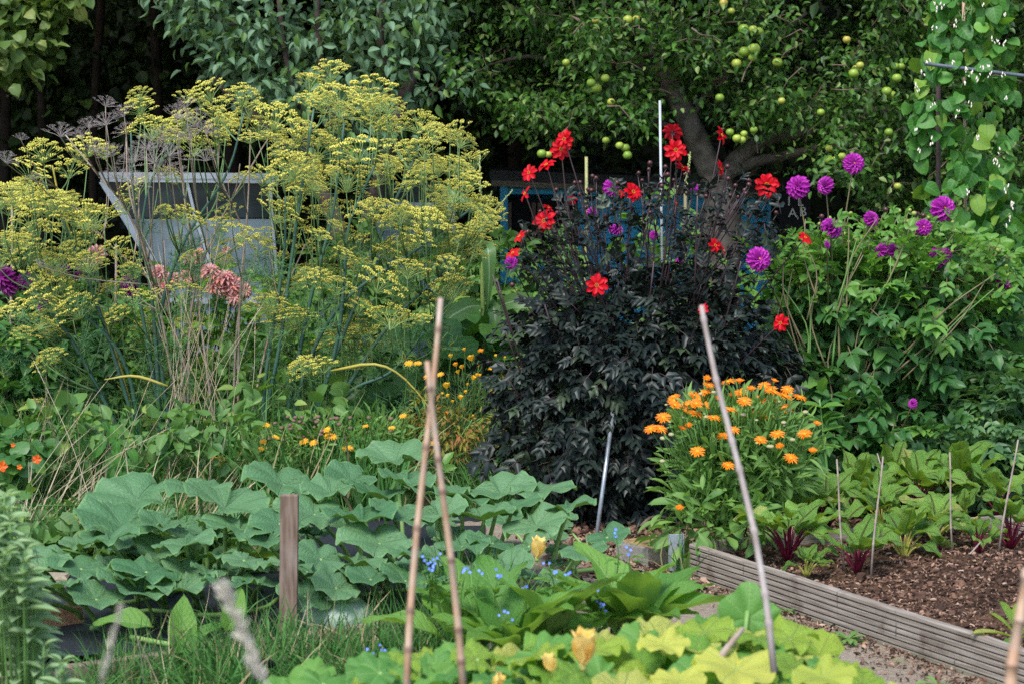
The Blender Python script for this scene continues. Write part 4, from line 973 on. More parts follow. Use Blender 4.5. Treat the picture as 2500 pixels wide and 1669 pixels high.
# ================================================================== DARK DAHLIA WITH RED FLOWERS
def clump(ells, n, size, droop=.45, shell=.72, seed=0, up=.7, out=1.0, lump=.18):
    """leaf matrices through the outer part of a set of ellipsoids (cx,cy,cz,rx,ry,rz)"""
    rr = np.random.default_rng(seed); vol = np.array([e[3] * e[5] for e in ells]) ** .9; vol /= vol.sum(); k = rr.choice(len(ells), n, p=vol)
    E = np.array(ells)[k]; d = nrm(rr.normal(0, 1, (n, 3))); d[:, 1] -= .35; d = nrm(d)
    rad = shell + (1.05 - shell) * rr.random(n) ** .7; rad *= 1 + lump * np.sin(d[:, 0] * 5 + d[:, 2] * 7 + k * 1.7) * .6
    p = E[:, :3] + d * E[:, 3:] * rad[:, None]
    ax = d * out + rr.normal(0, .45, (n, 3)); ax[:, 2] -= droop; nn = d * .5 + rr.normal(0, .35, (n, 3)); nn[:, 2] += up
    ok = p[:, 2] > .04; s = rr.uniform(size[0], size[1], n); return frames(p, ax, nn, s)[ok]
YD = 9.3
dk = thing('dark_dahlia', 'bushy dark leaved dahlia with single red flowers and dark buds', 'dahlia', GD(1460, 1180) * [1, 0, 0] + [0, YD + .1, 0])
def E(x, y, rx, ry, Y, ryd): # ellipsoid from viewed pixels
    c = PD(x, y, Y); s = K / F * Y; return (c[0], c[1], c[2], rx * s, ryd, ry * s)
ells = [E(1470, 880, 295, 235, YD, .55), E(1330, 990, 190, 160, YD - .05, .42), E(1560, 820, 225, 170, YD, .45), E(1430, 745, 240, 115, YD + .05, .45), E(1400, 1100, 130, 90, YD - .1, .35), E(1620, 900, 160, 160, YD, .4), E(1250, 900, 110, 170, YD, .35)]
L_DK = [compound(5, .50, 'lance', 4, .24, 1), compound(7, .42, 'lance', 4, .26, 2, .85), compound(5, .46, 'lance', 4, .24, 3, 1.05, .7)]
ms = clump(ells, 2500, (.10, .175), .45, .55, 11)
scatter(dk, 'leaf', L_DK, [M['dark'], M['stem_dark']], ms, cap=300)
reds = [(1295, 320, 52, 'fl', 8, 5), (1287, 343, 56, 'f', 8, 5), (1254, 379, 50, 'ul', 7, 4), (1214, 397, 46, 'fl', 8, 0), (1205, 445, 46, 'l', 4, 0), (1249, 508, 64, 'fl', 8, 8), (1192, 543, 44, 'ul', 7, 0), (1177, 581, 44, 'ul', 7, 0), (1369, 655, 60, 'f', 8, 5),
        (1452, 441, 56, 'fr', 8, 8), (1543, 303, 54, 'b', 9, 5), (1550, 345, 58, 'f', 8, 6), (1566, 386, 52, 'ur', 8, 4), (1655, 311, 48, 'r', 7, 3), (1652, 387, 44, 'r', 8, 4), (1759, 425, 66, 'f', 9, 7), (1312, 458, 30, 'b', 7, 0), (1640, 563, 40, 'fr', 7, 4), (1614, 710, 34, 'fl', 7, 0), (1791, 741, 46, 'fl', 8, 5), (1847, 546, 42, 'ur', 8, 0), (1258, 478, 34, 'ur', 7, 3), (1551, 466, 20, 'r', 5, 0), (1426, 445, 22, 'fd', 5, 0), (1660, 575, 26, 'r', 6, 0)]
fr_ = lambda x: 1470 + (x - 1470) * .55
for (x, y, px, f_, n1, n2) in reds:
    Y = YD - .25 + U(-.12, .2) if y < 540 else YD - .68; c = red_flower(dk, x, y, px, f_, Y, n1, n2)
    flower_stem(dk, c, PD(fr_(x) + U(-20, 20), max(y + 190, 720), YD - .05), M['stem_dark'], .0032)
for _ in range(64):
    x, y = U(1170, 1790), 0; y = np.interp(x, [1170, 1250, 1400, 1560, 1700, 1800], [560, 460, 400, 370, 400, 470]) + abs(R.gauss(0, 60)) - 10; Y = YD + U(-.35, .2)
    c = PD(x, y, Y); f = nrm(np.array([U(-.5, .5), U(-.6, .2), 1])); child('bud', bud_d, dk, frame(c, np.cross(f, (0, .3, 1)) + .01, f, U(.017, .026)))
    if R.random() < .8: flower_stem(dk, c, PD(fr_(x) + U(-40, 40), y + U(150, 260), YD), M['stem_dark'], .0026)
for (x, y) in [(1200, 1000), (1160, 760), (1140, 640), (1130, 630), (1165, 870), (1600, 450), (1250, 700), (1700, 600), (1500, 600)]:
    flower_stem(dk, PD(x, y, YD - .35), PD(fr_(x), 1080, YD), M['stem_dark'], .0045)
cs = []; ax = []
for _ in range(430):
    x = U(1190, 1800); y = U(np.interp(x, [1170, 1300, 1560, 1720, 1800], [560, 470, 410, 410, 480]), 660); cs.append(PD(x, y, YD + U(-.4, .25)))
n = len(cs); axv = NR.normal(0, .6, (n, 3)); axv[:, 2] += .25; nnv = NR.normal(0, .4, (n, 3)); nnv[:, 2] += 1
scatter(dk, 'leaf', L_DK, [M['dark'], M['stem_dark']], frames(cs, axv, nnv, NR.uniform(.06, .13, n)), cap=0, rest='upper_foliage')

# ================================================================== PURPLE DAHLIAS
L_DA = [compound(5, .62, 'ovate', 4, .12, 5, 1.0, .4), compound(3, .60, 'ovate', 4, .12, 6, 1.0, .5), compound(5, .55, 'ovate', 4, .14, 7, .9, .6)]
def fan_plant(root, ells, n, size, seed, mats, tpl=L_DA, cap=300, **k): scatter(root, 'leaf', tpl, mats, clump(ells, n, size, seed=seed, **k), cap=cap)
YU = 9.9
pd_ = thing('purple_dahlia', 'large green leaved dahlia with round purple flowers at the right', 'dahlia', (PD(2030, 1000, YU)[0], YU, 0))
ells = [E(1990, 760, 215, 170, YU, .5), E(2120, 720, 180, 150, YU, .5), E(1900, 850, 150, 150, YU, .45), E(2080, 900, 210, 150, YU, .5), E(2200, 820, 120, 150, YU + .1, .4), E(1950, 1010, 170, 110, YU - .3, .4), E(2100, 1010, 150, 90, YU - .3, .4), E(1900, 690, 120, 100, YU, .4)]
fan_plant(pd_, ells, 1350, (.13, .24), 21, [M['dahl'], M['stem_dahl']], shell=.5)
ells2 = [E(1950, 640, 170, 75, YU - .1, .4), E(2120, 620, 170, 85, YU - .1, .4), E(2020, 560, 120, 50, YU, .3), E(1840, 640, 90, 70, YU - .1, .3), E(2230, 680, 80, 90, YU, .3)]
scatter(pd_, 'leaf', [L_DA[1], L_DA[0]], [M['dahl_hi'], M['stem_dahl']], clump(ells2, 560, (.07, .15), droop=-.1, shell=.1, seed=5), cap=0, rest='young_foliage')
purps = [(1958, 376, 49, 'f'), (1831, 430, 56, 'fl'), (1894, 426, 43, 'l'), (1907, 524, 52, 'ur'), (1998, 503, 38, 'fr'), (2163, 480, 59, 'f'), (2118, 522, 38, 'f'), (2158, 592, 54, 'f'), (1740, 595, 56, 'f'), (2300, 655, 42, 'r'), (2022, 575, 34, 'l'), (2050, 577, 38, 'fr'), (1897, 562, 18, 'r'), (2094, 925, 24, 'l'), (2150, 570, 20, 'u')]
for (x, y, px, f_) in purps:
    Y = YU - .35 + U(-.15, .2) if (y < 560 or x > 1900) and y < 900 else (8.7 if x < 1800 else 9.15); c = purple_flower(pd_, x, y, px, f_, Y, eye=f_ in ('f', 'fr')); fx = 2010 + (x - 2010) * .45 - 60
    flower_stem(pd_, c, PD(fx, max(y + 200, 800), YU - .1), M['stem_dahl'], .0038)
for _ in range(70):
    x = U(1800, 2320); y = np.interp(x, [1800, 1880, 2000, 2150, 2320], [620, 500, 480, 490, 590]) + abs(R.gauss(0, 50)); Y = YU + U(-.4, .1); c = PD(x, y, Y)
    f = nrm(np.array([U(-1, 1), U(-.7, .1), .8])); child('bud', bud_g if R.random() < .75 else bud_d, pd_, frame(c, np.cross(f, (0, .3, 1)) + .01, f, U(.018, .028)))
    flower_stem(pd_, c, PD(2010 + (x - 2010) * .5 - 50, y + U(160, 260), YU), M['stem_dahl'], .0032)
for i in range(30):
    x = U(1780, 2290); y = U(500, 640) if i % 2 else U(640, 760); k_ = U(.3, .6); flower_stem(pd_, PD(x, y, YU - .45), PD(1930 + (x - 1990) * k_, y + U(170, 260), YU - .5), M['stem_dahl'] if i % 3 else M['stem'], U(.0026, .0042), .16)
yl = [make_mesh('young_leaf', t, [M['dahl_hi'], M['stem_dahl']]) for t in (L_DA[1], L_DA[0])]
for _ in range(150):
    x = U(1790, 2330); yt = np.interp(x, [1790, 1880, 2000, 2150, 2330], [560, 520, 500, 520, 600]); y = yt + abs(R.gauss(0, 55)); c = PD(x, y, YU + U(-.5, .2))
    child('young_leaf', R.choice(yl), pd_, frame(c, (U(-.9, .9), U(-.6, .3), U(-.2, .7)), (U(-.4, .4), U(-.6, .1), 1), U(.07, .13)))
# a second purple one half hidden behind the dark dahlia
pb_ = thing('purple_dahlia', 'purple dahlia half hidden behind the dark dahlia, only a few blooms showing', 'dahlia', (PD(1480, 900, 10.5)[0], 10.6, 0))
for (x, y, px, f_) in [(1404, 430, 42, 'f'), (1592, 430, 24, 'fr'), (1412, 527, 34, 'u'), (1358, 488, 26, 'fl'), (1500, 540, 22, 'f'), (1560, 600, 22, 'u'), (1173, 603, 30, 'fd')]:
    c = purple_flower(pb_, x, y, px, f_, 9.75 if px != 30 else 9.2, eye=px > 40); flower_stem(pb_, c, PD(x * .6 + 570, 800, 10.4), M['stem_dahl'], .0035)
fan_plant(pb_, [E(1430, 680, 190, 90, 10.4, .3), E(1680, 680, 150, 110, 10.4, .3), E(1540, 510, 60, 50, 10.3, .15)], 120, (.12, .2), 31, [M['dahl_hi'], M['stem_dahl']], cap=0)
# low bushy plants at the right of the beets
po = thing('potato_plant', 'bushy potato like plant with bluish green leaves at the right edge', 'plant', (PD(2270, 1000, 9.6)[0], 9.6, 0))
fan_plant(po, [E(2280, 1000, 150, 120, 9.5, .4), E(2360, 950, 110, 110, 9.5, .4), E(2200, 1060, 90, 70, 9.3, .3)], 620, (.11, .19), 33, [leafmat('potato_leaf', (.04, .12, .055), (.075, .19, .08), odd=(.12, .27, .07), odd_share=.1, rough=.45, trans=.2), M['stem']], tpl=[compound(5, .6, 'ovate', 4, .05, 8), compound(7, .5, 'ovate', 4, .05, 9)])
sg = thing('self_sown_dahlia', 'upright young green stem with toothed leaves right of the orange marigolds', 'plant', GD(1893, 1160) * [1, 0, 0] + [0, 8.9, 0])
flower_stem(sg, PD(1880, 915, 8.8), PD(1905, 1150, 8.8), M['stem'], .005, 0)
for (x, y, dx) in [(1880, 900, 0), (1865, 935, -1), (1900, 935, 1), (1870, 965, -1), (1905, 960, 1), (1930, 990, 1), (1935, 1030, 1), (1870, 1010, -1), (1950, 960, .5)]:
    for k in range(2):
        child('leaf', bpy.data.meshes.get('sown_leaf') or make_mesh('sown_leaf', leaf(.55, 5, 'ovate', .2, .3, ser=.1), M['dahl_hi']), sg, frame(PD(1885, y, 8.8), (dx * .8 + U(-.2, .2), -U(.1, .5), .3), (0, -.3, 1), U(.07, .11)))

# ================================================================== ORANGE MARIGOLDS
def daisy(n, W, seed, cup=.15, rows=2):
    g = Geo(); rr = np.random.default_rng(seed)
    for k in range(rows):
        for i in range(n):
            t = 2 * math.pi * (i + .5 * k) / n + rr.uniform(-.1, .1); e = cup + k * .22 + rr.uniform(-.12, .12); L = (1 - .22 * k) * rr.uniform(.88, 1.05)
            leaf(W, 3, 'strap', .3, .3, g=g, m4=frame((.12 * math.cos(t), .12 * math.sin(t), .02 * k), (math.cos(t) * math.cos(e), math.sin(t) * math.cos(e), math.sin(e)), (-math.sin(e) * math.cos(t), -math.sin(e) * math.sin(t), math.cos(e)), L * .88), seed=i, r=rr.uniform(0, 1))
    ball(g, (0, 0, .03), .24, .24, .13, 10, 5, m=1); ball(g, (0, 0, -.08), .22, .22, .14, 8, 4, m=2); return g
dm = [make_mesh('flower', daisy(17, .2, s, c_), [M['oran'], M['orcen'], M['stem']]) for s, c_ in ((1, .05), (2, .2), (3, .8))]
sdm = make_mesh('seedhead', ball(Geo(), (0, 0, 0), 1, 1, .6, 12, 6, m=0), M['bud_seed'])
YC = 8.1
cal = thing('orange_marigold', 'clump of orange pot marigolds in full bloom at the corner of the raised bed', 'marigold', (PD(1690, 1250, YC)[0], YC, .09))
CF = [(688, 180, 2), (710, 230, 0), (895, 200, 0), (1000, 210, 2), (1330, 205, 2), (1240, 240, 0), (1300, 280, 1), (1460, 275, 0), (1580, 350, 0), (375, 345, 0), (570, 330, 1), (680, 300, 1), (1010, 300, 0), (1110, 285, 2), (1440, 345, 1), (385, 425, 1), (510, 415, 0), (590, 410, 1), (665, 435, 1), (810, 440, 0), (1050, 385, 0), (1190, 370, 0), (1290, 375, 0), (1460, 450, 0), (275, 540, 0), (520, 490, 1), (580, 505, 0), (755, 545, 0), (1030, 515, 0), (1110, 550, 1), (1265, 530, 0), (150, 650, 0), (245, 650, 0), (515, 630, 2), (445, 660, 2), (840, 725, 1), (940, 660, 0), (1205, 760, 1), (1365, 700, 0), (1625, 700, 1), (1740, 615, 2), (600, 865, 0), (895, 1000, 0), (1495, 930, 0), (1385, 830, 2), (1700, 875, 2), (425, 1420, 2), (1145, 510, 2), (870, 570, 2), (790, 375, 2), (930, 340, 2), (550, 435, 1), (900, 470, 1), (1340, 310, 1), (380, 385, 0), (620, 370, 1)]
for (x, y, kind) in CF:
    u, v = 1550 + x / 3.92, 880 + y / 3.92; Y = YC - .25 + (R.random() - .2) * .35 - (.15 if y > 600 else 0); c = P(u, v, Y); r = U(.029, .036) * (.74 if kind == 2 else 1)
    f = nrm(np.array([U(-.35, .35), U(-.8, -.15), 1])); child('flower', dm[kind], cal, frame(c, np.cross(f, (1, 0, .1)), f, r))
    foot = P(1790 + (u - 1790) * .6, min(v + 130, 1330), YC); flower_stem(cal, c, foot, M['stem'], .002, .02)
for (x, y) in [(755, 300), (1385, 390), (1480, 475), (1305, 820), (1510, 755), (335, 585), (300, 420), (1080, 415), (630, 315)] + [(U(250, 1700), U(450, 1000)) for _ in range(16)]:
    u, v = 1550 + x / 3.92, 880 + y / 3.92; c = P(u, v, YC - .25); child('seedhead', sdm, cal, frame(c, (1, 0, 0), (0, -.2, 1), U(.006, .013))); flower_stem(cal, c, P(1790 + (u - 1790) * .6, min(v + 130, 1330), YC), M['stem'], .002, .02)
L_CA = [leaf(.24, 5, 'spat', .25, .5, wave=.03, seed=1), leaf(.20, 5, 'lance', .3, .3, seed=2), leaf(.3, 5, 'spat', .2, .7, wave=.03, seed=3)]
ells = [E(1690, 1060, 165, 120, YC, .26), E(1640, 1020, 110, 90, YC, .22), E(1770, 1030, 110, 100, YC, .24), E(1660, 1150, 130, 90, YC - .05, .24), E(1720, 980, 130, 60, YC, .2)]
scatter(cal, 'leaf', L_CA[:2], M['cale'], clump(ells + [E(1690, 960, 140, 60, YC, .2), E(1620, 960, 80, 45, YC, .15)], 2300, (.05, .10), droop=-.55, shell=.25, seed=41, up=.4), cap=300)
low = [E(1640, 1180, 130, 70, YC - .1, .25), E(1600, 1220, 90, 50, YC - .2, .15), E(1750, 1200, 90, 60, YC - .15, .2)]
lo_ms = clump(low, 150, (.10, .15), droop=.1, shell=.5, seed=42, up=.6); lm = [make_mesh('lower_leaf', L_CA[2], M['cale'])]
for m_ in lo_ms: child('lower_leaf', lm[0], cal, m_)
for _ in range(60):
    x = U(1560, 1850); flower_stem(cal, PD(x, U(930, 1010), YC - .2), PD(1690 + (x - 1690) * .4, 1220, YC), M['stem'], .0028, .03)

# ================================================================== BEETS
L_BE = [leaf(.56, 9, 'beet', .14, 1.0 + .3 * i, wave=.15, cols=4, seed=i, ser=.05) for i in range(3)] + [leaf(.5, 9, 'beet', .2, .4, wave=.14, cols=4, seed=9, ser=.05)]
bem = [make_mesh('leaf', t, M['beet']) for t in L_BE]
def beet(u, v, L, n, mat, lab, h=.11, spread=.75, cat='beetroot'):
    n = int(n * 1.7); L *= .94
    q = G(u, v, h); o = thing('beetroot_plant' if mat is M['beetred'] else 'chard_plant', lab, cat, q, group='beets and chard in the raised bed')
    for i in range(n):
        az = 2 * math.pi * i / n + U(-.4, .4); el = U(.95, 1.45) if i % 3 else U(.65, .95); st = L * U(.7, 1.1); d = np.array([math.cos(az) * math.cos(el), math.sin(az) * math.cos(el) * .8, math.sin(el)])
        tip = q + d * st; tip2 = tip + np.array([d[0], d[1], d[2] * .2]) * .01
        g = Geo(); p = curve(q + [d[0] * .01, d[1] * .01, 0], tip, 6, 0); p[:, 2] += .12 * st * np.sin(np.linspace(0, math.pi, 6)); tube(g, p, np.linspace(.0058, .0030, 6) * (.6 + L * 3), 6); part('stalk', g, mat, o)
        ax = d * [1.5, 1.5, .8] + [0, -.12, 0]; nn = np.array([-d[0] * d[2], -d[1] * d[2] - .15, 1.0 - d[2] * .4]); child('leaf', R.choice(bem), o, frame(tip, ax, nn, L * U(.8, 1.25)))
BR, BY = M['beetred'], M['beetyel']
for a in [(1924, 1367, .17, 11, BR, 'large beetroot with crowded crimson stalks beside the marigolds'), (2093, 1395, .125, 7, BR, 'beetroot with dark red stalks nearest the front board, behind the foremost marker cane'), (2206, 1367, .13, 9, BY, 'chard with yellow stalks and upright bright leaves in the middle of the bed'),
          (2293, 1354, .055, 4, BR, 'tiny beetroot seedling between two chard plants'), (2283, 1322, .13, 8, BY, 'pale green chard behind the tiny seedling'), (2390, 1351, .11, 5, BR, 'beetroot with one upright red veined leaf by the broken cane'), (2467, 1337, .14, 8, BR, 'beetroot with crimson stalks at the right edge of the bed'),
          (1969, 1405, .07, 6, BY, 'small pale beet seedling in front of the crimson one'), (2015, 1290, .16, 9, BR, 'dark stalked beetroot in the second row behind the leftmost cane'), (2155, 1300, .15, 9, BY, 'leafy chard in the second row behind the crossing canes'), (2245, 1250, .17, 10, BR, 'tall beetroot in the back row with stalks in shade'),
          (2340, 1245, .18, 11, BR, 'biggest beetroot of the back row with arching maroon stalks'), (2090, 1255, .16, 8, BR, 'bushy beetroot at the left of the back row'), (2350, 1300, .10, 6, BY, 'yellowing small chard near the rear board'), (2440, 1260, .14, 7, BR, 'beetroot at the far right beyond the rear board'), (1960, 1300, .15, 8, BR, 'beetroot squeezed against the marigold clump'), (2175, 1230, .15, 8, BY, 'chard at the back between two beetroots')]:
    beet(*a)

# ================================================================== COMFREY AND ALKANET
L_CO = [leaf(.46, 9, 'ovate', .22, .8, wave=.085, cols=4, seed=i) for i in range(3)]
com = [make_mesh('leaf', t, M['comf']) for t in L_CO]
def rosette(root, q, n, L, el=(.6, 1.3), az0=0, az1=6.28, meshes=com, stalk=M['stem']):
    for i in range(n):
        az = az0 + (az1 - az0) * (i + U(-.3, .3)) / n; e = U(*el); d = np.array([math.cos(az) * math.cos(e), math.sin(az) * math.cos(e), math.sin(e)]); l = L * U(.75, 1.15)
        b = np.asarray(q) + d * l * .3; g = Geo(); tube(g, [np.asarray(q), b], [.005, .004], 5); part('stalk', g, stalk, root)
        child('leaf', R.choice(meshes), root, frame(b, d, (-d[0] * d[2] + U(-.3, .3), -d[1] * d[2] - .1, 1 - d[2] * .3), l, l * U(.85, 1.1)))
def sprig(root, x, y, Y, foot=None):
    c = PD(x, y, Y); foot = c + [U(-.05, .05), .06, -U(.12, .2)] if foot is None else foot
    flower_stem(root, c, foot, M['stem'], .0018, .02)
    for k in range(3): child('leaf', com[k % 3], root, frame(c + (foot - c) * U(.15, .7), (U(-1, 1), U(-1, .3), .4), (0, 0, 1), U(.03, .06)))
    for k in range(R.choice((2, 3, 4))): child('flower', fbl, root, frame(c + NR.normal(0, .008, 3), (1, 0, 0), (U(-.5, .5), -1, U(0, .8)), U(.0045, .006)))
fbl_g = Geo()
for i in range(5): leaf(.8, 2, 'ovate', .1, .1, g=fbl_g, m4=frame((0, 0, 0), (math.cos(i * 1.257), math.sin(i * 1.257), .1), (0, 0, 1), 1))
fbl = make_mesh('flower', fbl_g, M['blue'])
BL = [(800 + x / 2.613, 1069 + y / 2.613) for x, y in [(625, 772), (660, 760), (658, 830), (690, 760), (970, 855), (1090, 868), (860, 812), (885, 858), (1410, 800), (1438, 850), (1530, 868), (1255, 940), (1580, 1000), (1745, 1040), (1765, 1070), (1718, 975), (1185, 1135), (1140, 1120), (1672, 1210), (1930, 715), (1840, 620), (270, 1365), (355, 1360)]]
al = [('alkanet', 'alkanet with large crinkled leaves and tiny blue flowers left of the concrete block', 5.95, [(1455, 1500, 13, .26), (1500, 1500, 8, .17), (1400, 1440, 9, .22)], 1250, 2000),
      ('alkanet', 'alkanet with blue flowers between the two tall bamboo canes and the courgette', 5.75, [(1180, 1540, 13, .26), (1110, 1500, 10, .22), (1270, 1500, 11, .24), (1060, 1560, 8, .22)], 900, 1250)]
for nm, lab, Y, ros, ua, ub in al:
    c = PD(ros[0][0], 1560, Y); o = thing(nm, lab, 'alkanet', (c[0], Y, 0), group='alkanets in front of the pumpkins')
    for (x, y, n, L) in ros: q = PD(x, y, Y + U(-.1, .2)); q[2] = .16; rosette(o, q, n, L)
    for (u, v) in BL:
        if ua <= u * 1.0 < ub or (ua == 900 and u < 1250) : sprig(o, u / K, v / K, Y - .1 if v > 1300 else 7.1)
    scatter(o, 'leaf', L_CO[:2], M['comf'], clump([E(ros[0][0], ros[0][1] + 20, 170, 50, Y + .1, .3)], 60, (.06, .12), seed=3), cap=0, rest='small_leaves')
dock = thing('comfrey', 'comfrey with dark and arching broad leaves left of the wooden post', 'comfrey', GD(410, 1560))
for (x, y, ax, L, nn) in [(415, 1500, (.05, .1, 1), .20, (.2, -1, .2)), (385, 1540, (.5, -.2, .9), .24, (-.6, -.5, .6)), (350, 1440, (-.8, 0, .35), .2, (0, -.4, 1)), (520, 1450, (.3, .1, .9), .16, (.2, -1, .3)), (330, 1530, (-.9, -.2, .1), .2, (0, -.5, 1)), (470, 1540, (.7, -.2, .5), .17, (0, -.5, 1))]:
    child('leaf', R.choice(com), dock, frame(PD(x, y, 6.15), ax, nn, L))
g = Geo(); tube(g, [GD(410, 1590), PD(415, 1500, 6.15)], .006, 5); part('stalk', g, M['stem'], dock)

# ================================================================== SAGE (blurred, lower left)
L_SG = [leaf(.42, 6, 'lance', .25, .5, seed=i, wave=.02) for i in range(2)]; sgm = [make_mesh('leaf', t, M['sage_l']) for t in L_SG]
sage = thing('sage_bush', 'soft grey green sage bush filling the lower left corner', 'sage', (PD(40, 1500, 4.8)[0], 4.8, 0))
shoots = []
edge = lambda y: np.interp(y, [1110, 1200, 1300, 1400, 1500, 1600], [15, 45, 80, 95, 140, 185])
for _ in range(84):
    y = U(1120, 1640); x = edge(y) - abs(R.gauss(0, 55)) - 5; shoots.append((x, y))
for (x, y) in shoots:
    Y = 4.8 + U(-.2, .25); tip = PD(x, y, Y); foot = np.array([tip[0] * .75 - .3, tip[1] + .05, max(.02, tip[2] - .35)]); dirv = nrm(tip - foot)
    g = Geo(); tube(g, curve(foot, tip, 5, .01), [.004, .003, .003, .002, .002], 5); part('stem', g, M['stem'], sage)
    a = nrm(np.cross(dirv, (0, 1, .2))); b = np.cross(dirv, a)
    for k in range(5):
        for s_ in (-1, 1):
            t = k * 1.57; rd = (a * math.cos(t) + b * math.sin(t)) * s_; e = .75 - .13 * k; child('leaf', R.choice(sgm), sage, frame(tip - dirv * (.030 * k), rd * math.cos(e) + dirv * math.sin(e), dirv - rd * .3, U(.055, .08) * (.6 + .13 * k), U(.055, .08) * (.6 + .13 * k)))

# ================================================================== SWEETCORN, LEAFY BEDS BEHIND
YK = 11.0
corn = thing('sweetcorn', 'tall sweetcorn plant with one broad leaf folded straight down and a pale tassel', 'sweetcorn', (PD(1105, 900, YK)[0], YK, 0))
g = Geo(); tube(g, smooth_poly([PD(1112, 1000, YK), PD(1108, 800, YK), PD(1106, 600, YK), PD(1104, 470, YK)], 14), np.linspace(.016, .008, 14), 8); part('stem', g, plain('corn_stem', (.28, .36, .10), (.20, .30, .08), .5, 10), corn)
def tassel(a, b, r):
    g = Geo(); a, b = np.asarray(a), np.asarray(b); tube(g, [a, b], [r * .5, r * .3], 5); d = b - a
    for k in range(34):
        t = k / 33; ball(g, a + d * t + NR.normal(0, r * .45, 3), r * .5, r * .5, r * .95, 5, 3, m=0, r=U(0, 1))
    part('tassel', g, plain('corn_tassel', (.38, .42, .16), (.30, .36, .14), .7, 40), corn)
tassel(PD(1104, 475, YK), PD(1099, 345, YK), .010); tassel(PD(1120, 500, YK), PD(1176, 437, YK), .006); tassel(PD(1108, 490, YK), PD(1128, 440, YK), .005)
def blade(root, pts, w, mat, twist=None, name='leaf', cols=2, nrmv=(0, -1, .3)):
    p = smooth_poly(pts, 14); t = nrm(np.gradient(p, axis=0)); nn = np.array(nrmv, float); side = nrm(np.cross(t, nn)); V = []; UV = []
    prof = np.array([min(1, 3 * s + .25) * min(1, 2.2 * (1 - s)) ** .8 for s in np.linspace(0, 1, 14)]); prof = np.maximum(prof, .02)
    for i in range(14):
        for j, x in enumerate((-1, -.5, 0, .5, 1)):
            V.append(p[i] + side[i] * x * w * .5 * prof[i] + np.cross(side[i], t[i]) * (-.12 * w * (1 - abs(x))) + np.array([0, 0, .04 * w * math.sin(i * 1.9 + x) * abs(x)])); UV.append((.5 + x * .5, i / 13))
    T = []
    for i in range(13):
        for j in range(4): q_ = i * 5 + j; T += [(q_, q_ + 1, q_ + 6), (q_, q_ + 6, q_ + 5)]
    part(name, Geo().add(V, T, UV), mat, root)
C_ = lambda x, y, d=0.0: PD(x, y, YK + d)
blade(corn, [C_(1106, 620), C_(1112, 572, -.05), C_(1120, 575, -.12), C_(1122, 640, -.14), C_(1116, 720, -.14)], .085, M['corn_l'])
blade(corn, [C_(1108, 700), C_(1070, 705, -.1), C_(1020, 745, -.2), C_(1010, 850, -.25)], .11, M['corn_l'])
blade(corn, [C_(1108, 800), C_(1060, 750, -.1), C_(1000, 800, -.2), C_(960, 900, -.25)], .10, M['corn_l'])
blade(corn, [C_(1106, 480), C_(1060, 455, .0), C_(1010, 420, .05)], .05, M['corn_l']); blade(corn, [C_(1110, 760), C_(1130, 700, -.1), C_(1140, 780, -.2), C_(1150, 850, -.2)], .07, M['corn_l'])
blade(corn, [C_(1108, 720), C_(1180, 690, -.1), C_(1260, 700, -.1), C_(1300, 760, -.1)], .09, M['corn_l'])
corn2 = thing('sweetcorn', 'sweetcorn tassel poking up between the red dahlias', 'sweetcorn', (PD(1570, 900, 11.2)[0], 11.2, 0))
_c = corn; corn = corn2; g = Geo(); tube(g, [PD(1575, 1000, 11.2), PD(1572, 430, 11.2)], .01, 6); part('stem', g, M['stem_dahl'], corn2); tassel(PD(1572, 430, 11.2), PD(1583, 352, 11.2), .008); corn = _c

def bush(nm, lab, cat, ells, n, size, tpl, mats, seed, cap=120, grp=None, **k):
    c = np.mean([e[:3] for e in ells], axis=0); o = thing(nm, lab, cat, (c[0], c[1], 0), group=grp)
    g = Geo()
    for i in range(9):
        e = ells[i % len(ells)]; tube(g, curve((c[0] + U(-.1, .1), c[1] + U(-.1, .1), 0), (e[0] + U(-.5, .5) * e[3], e[1] - .3 * e[4], e[2] + e[5] * .6), 6, .02, .01), np.linspace(.006, .003, 6), 5)
    part('stems', g, M['stem'], o, stuff=True)
    scatter(o, 'leaf', tpl, mats, clump(ells, n, size, seed=seed, **k), cap=cap); return o
L_SH = [compound(3, .75, 'ovate', 3, .12, 11, 1.1), compound(5, .65, 'ovate', 3, .12, 12, 1.1)]
bush('raspberry_bush', 'light green raspberry bush between the greenhouse and the blue shed', 'bush', [E(1090, 680, 150, 110, 12.4, .5), E(1220, 640, 110, 85, 12.5, .4), E(960, 640, 90, 90, 12.6, .4), E(1180, 760, 130, 100, 12.2, .4)], 620, (.13, .22), L_SH, [M['shrub_l'], M['stem']], 51)
YH = 10.9
bd_ = thing('squash_plant', 'squash plant with large dark green leaves behind the yellow poppies', 'squash plant', (PD(960, 900, YH)[0], YH, 0))
bm = make_mesh('leaf', gourd_leaf(21, 28, .2, .08, .06), M['dahl']); 
for _ in range(46):
    x, y = U(820, 1200), U(730, 960); c = PD(x, y, YH + U(-.3, .4)); child('leaf', bm, bd_, frame(c, (U(-1, 1), U(-1, .2), -.2), (U(-.6, .6), -U(.2, 1), 1), U(.10, .17)))
    if _ % 3 == 0: g = Geo(); tube(g, curve(c * [1, 1, 0], c, 5), .006, 5); part('stalk', g, M['petiole'], bd_)
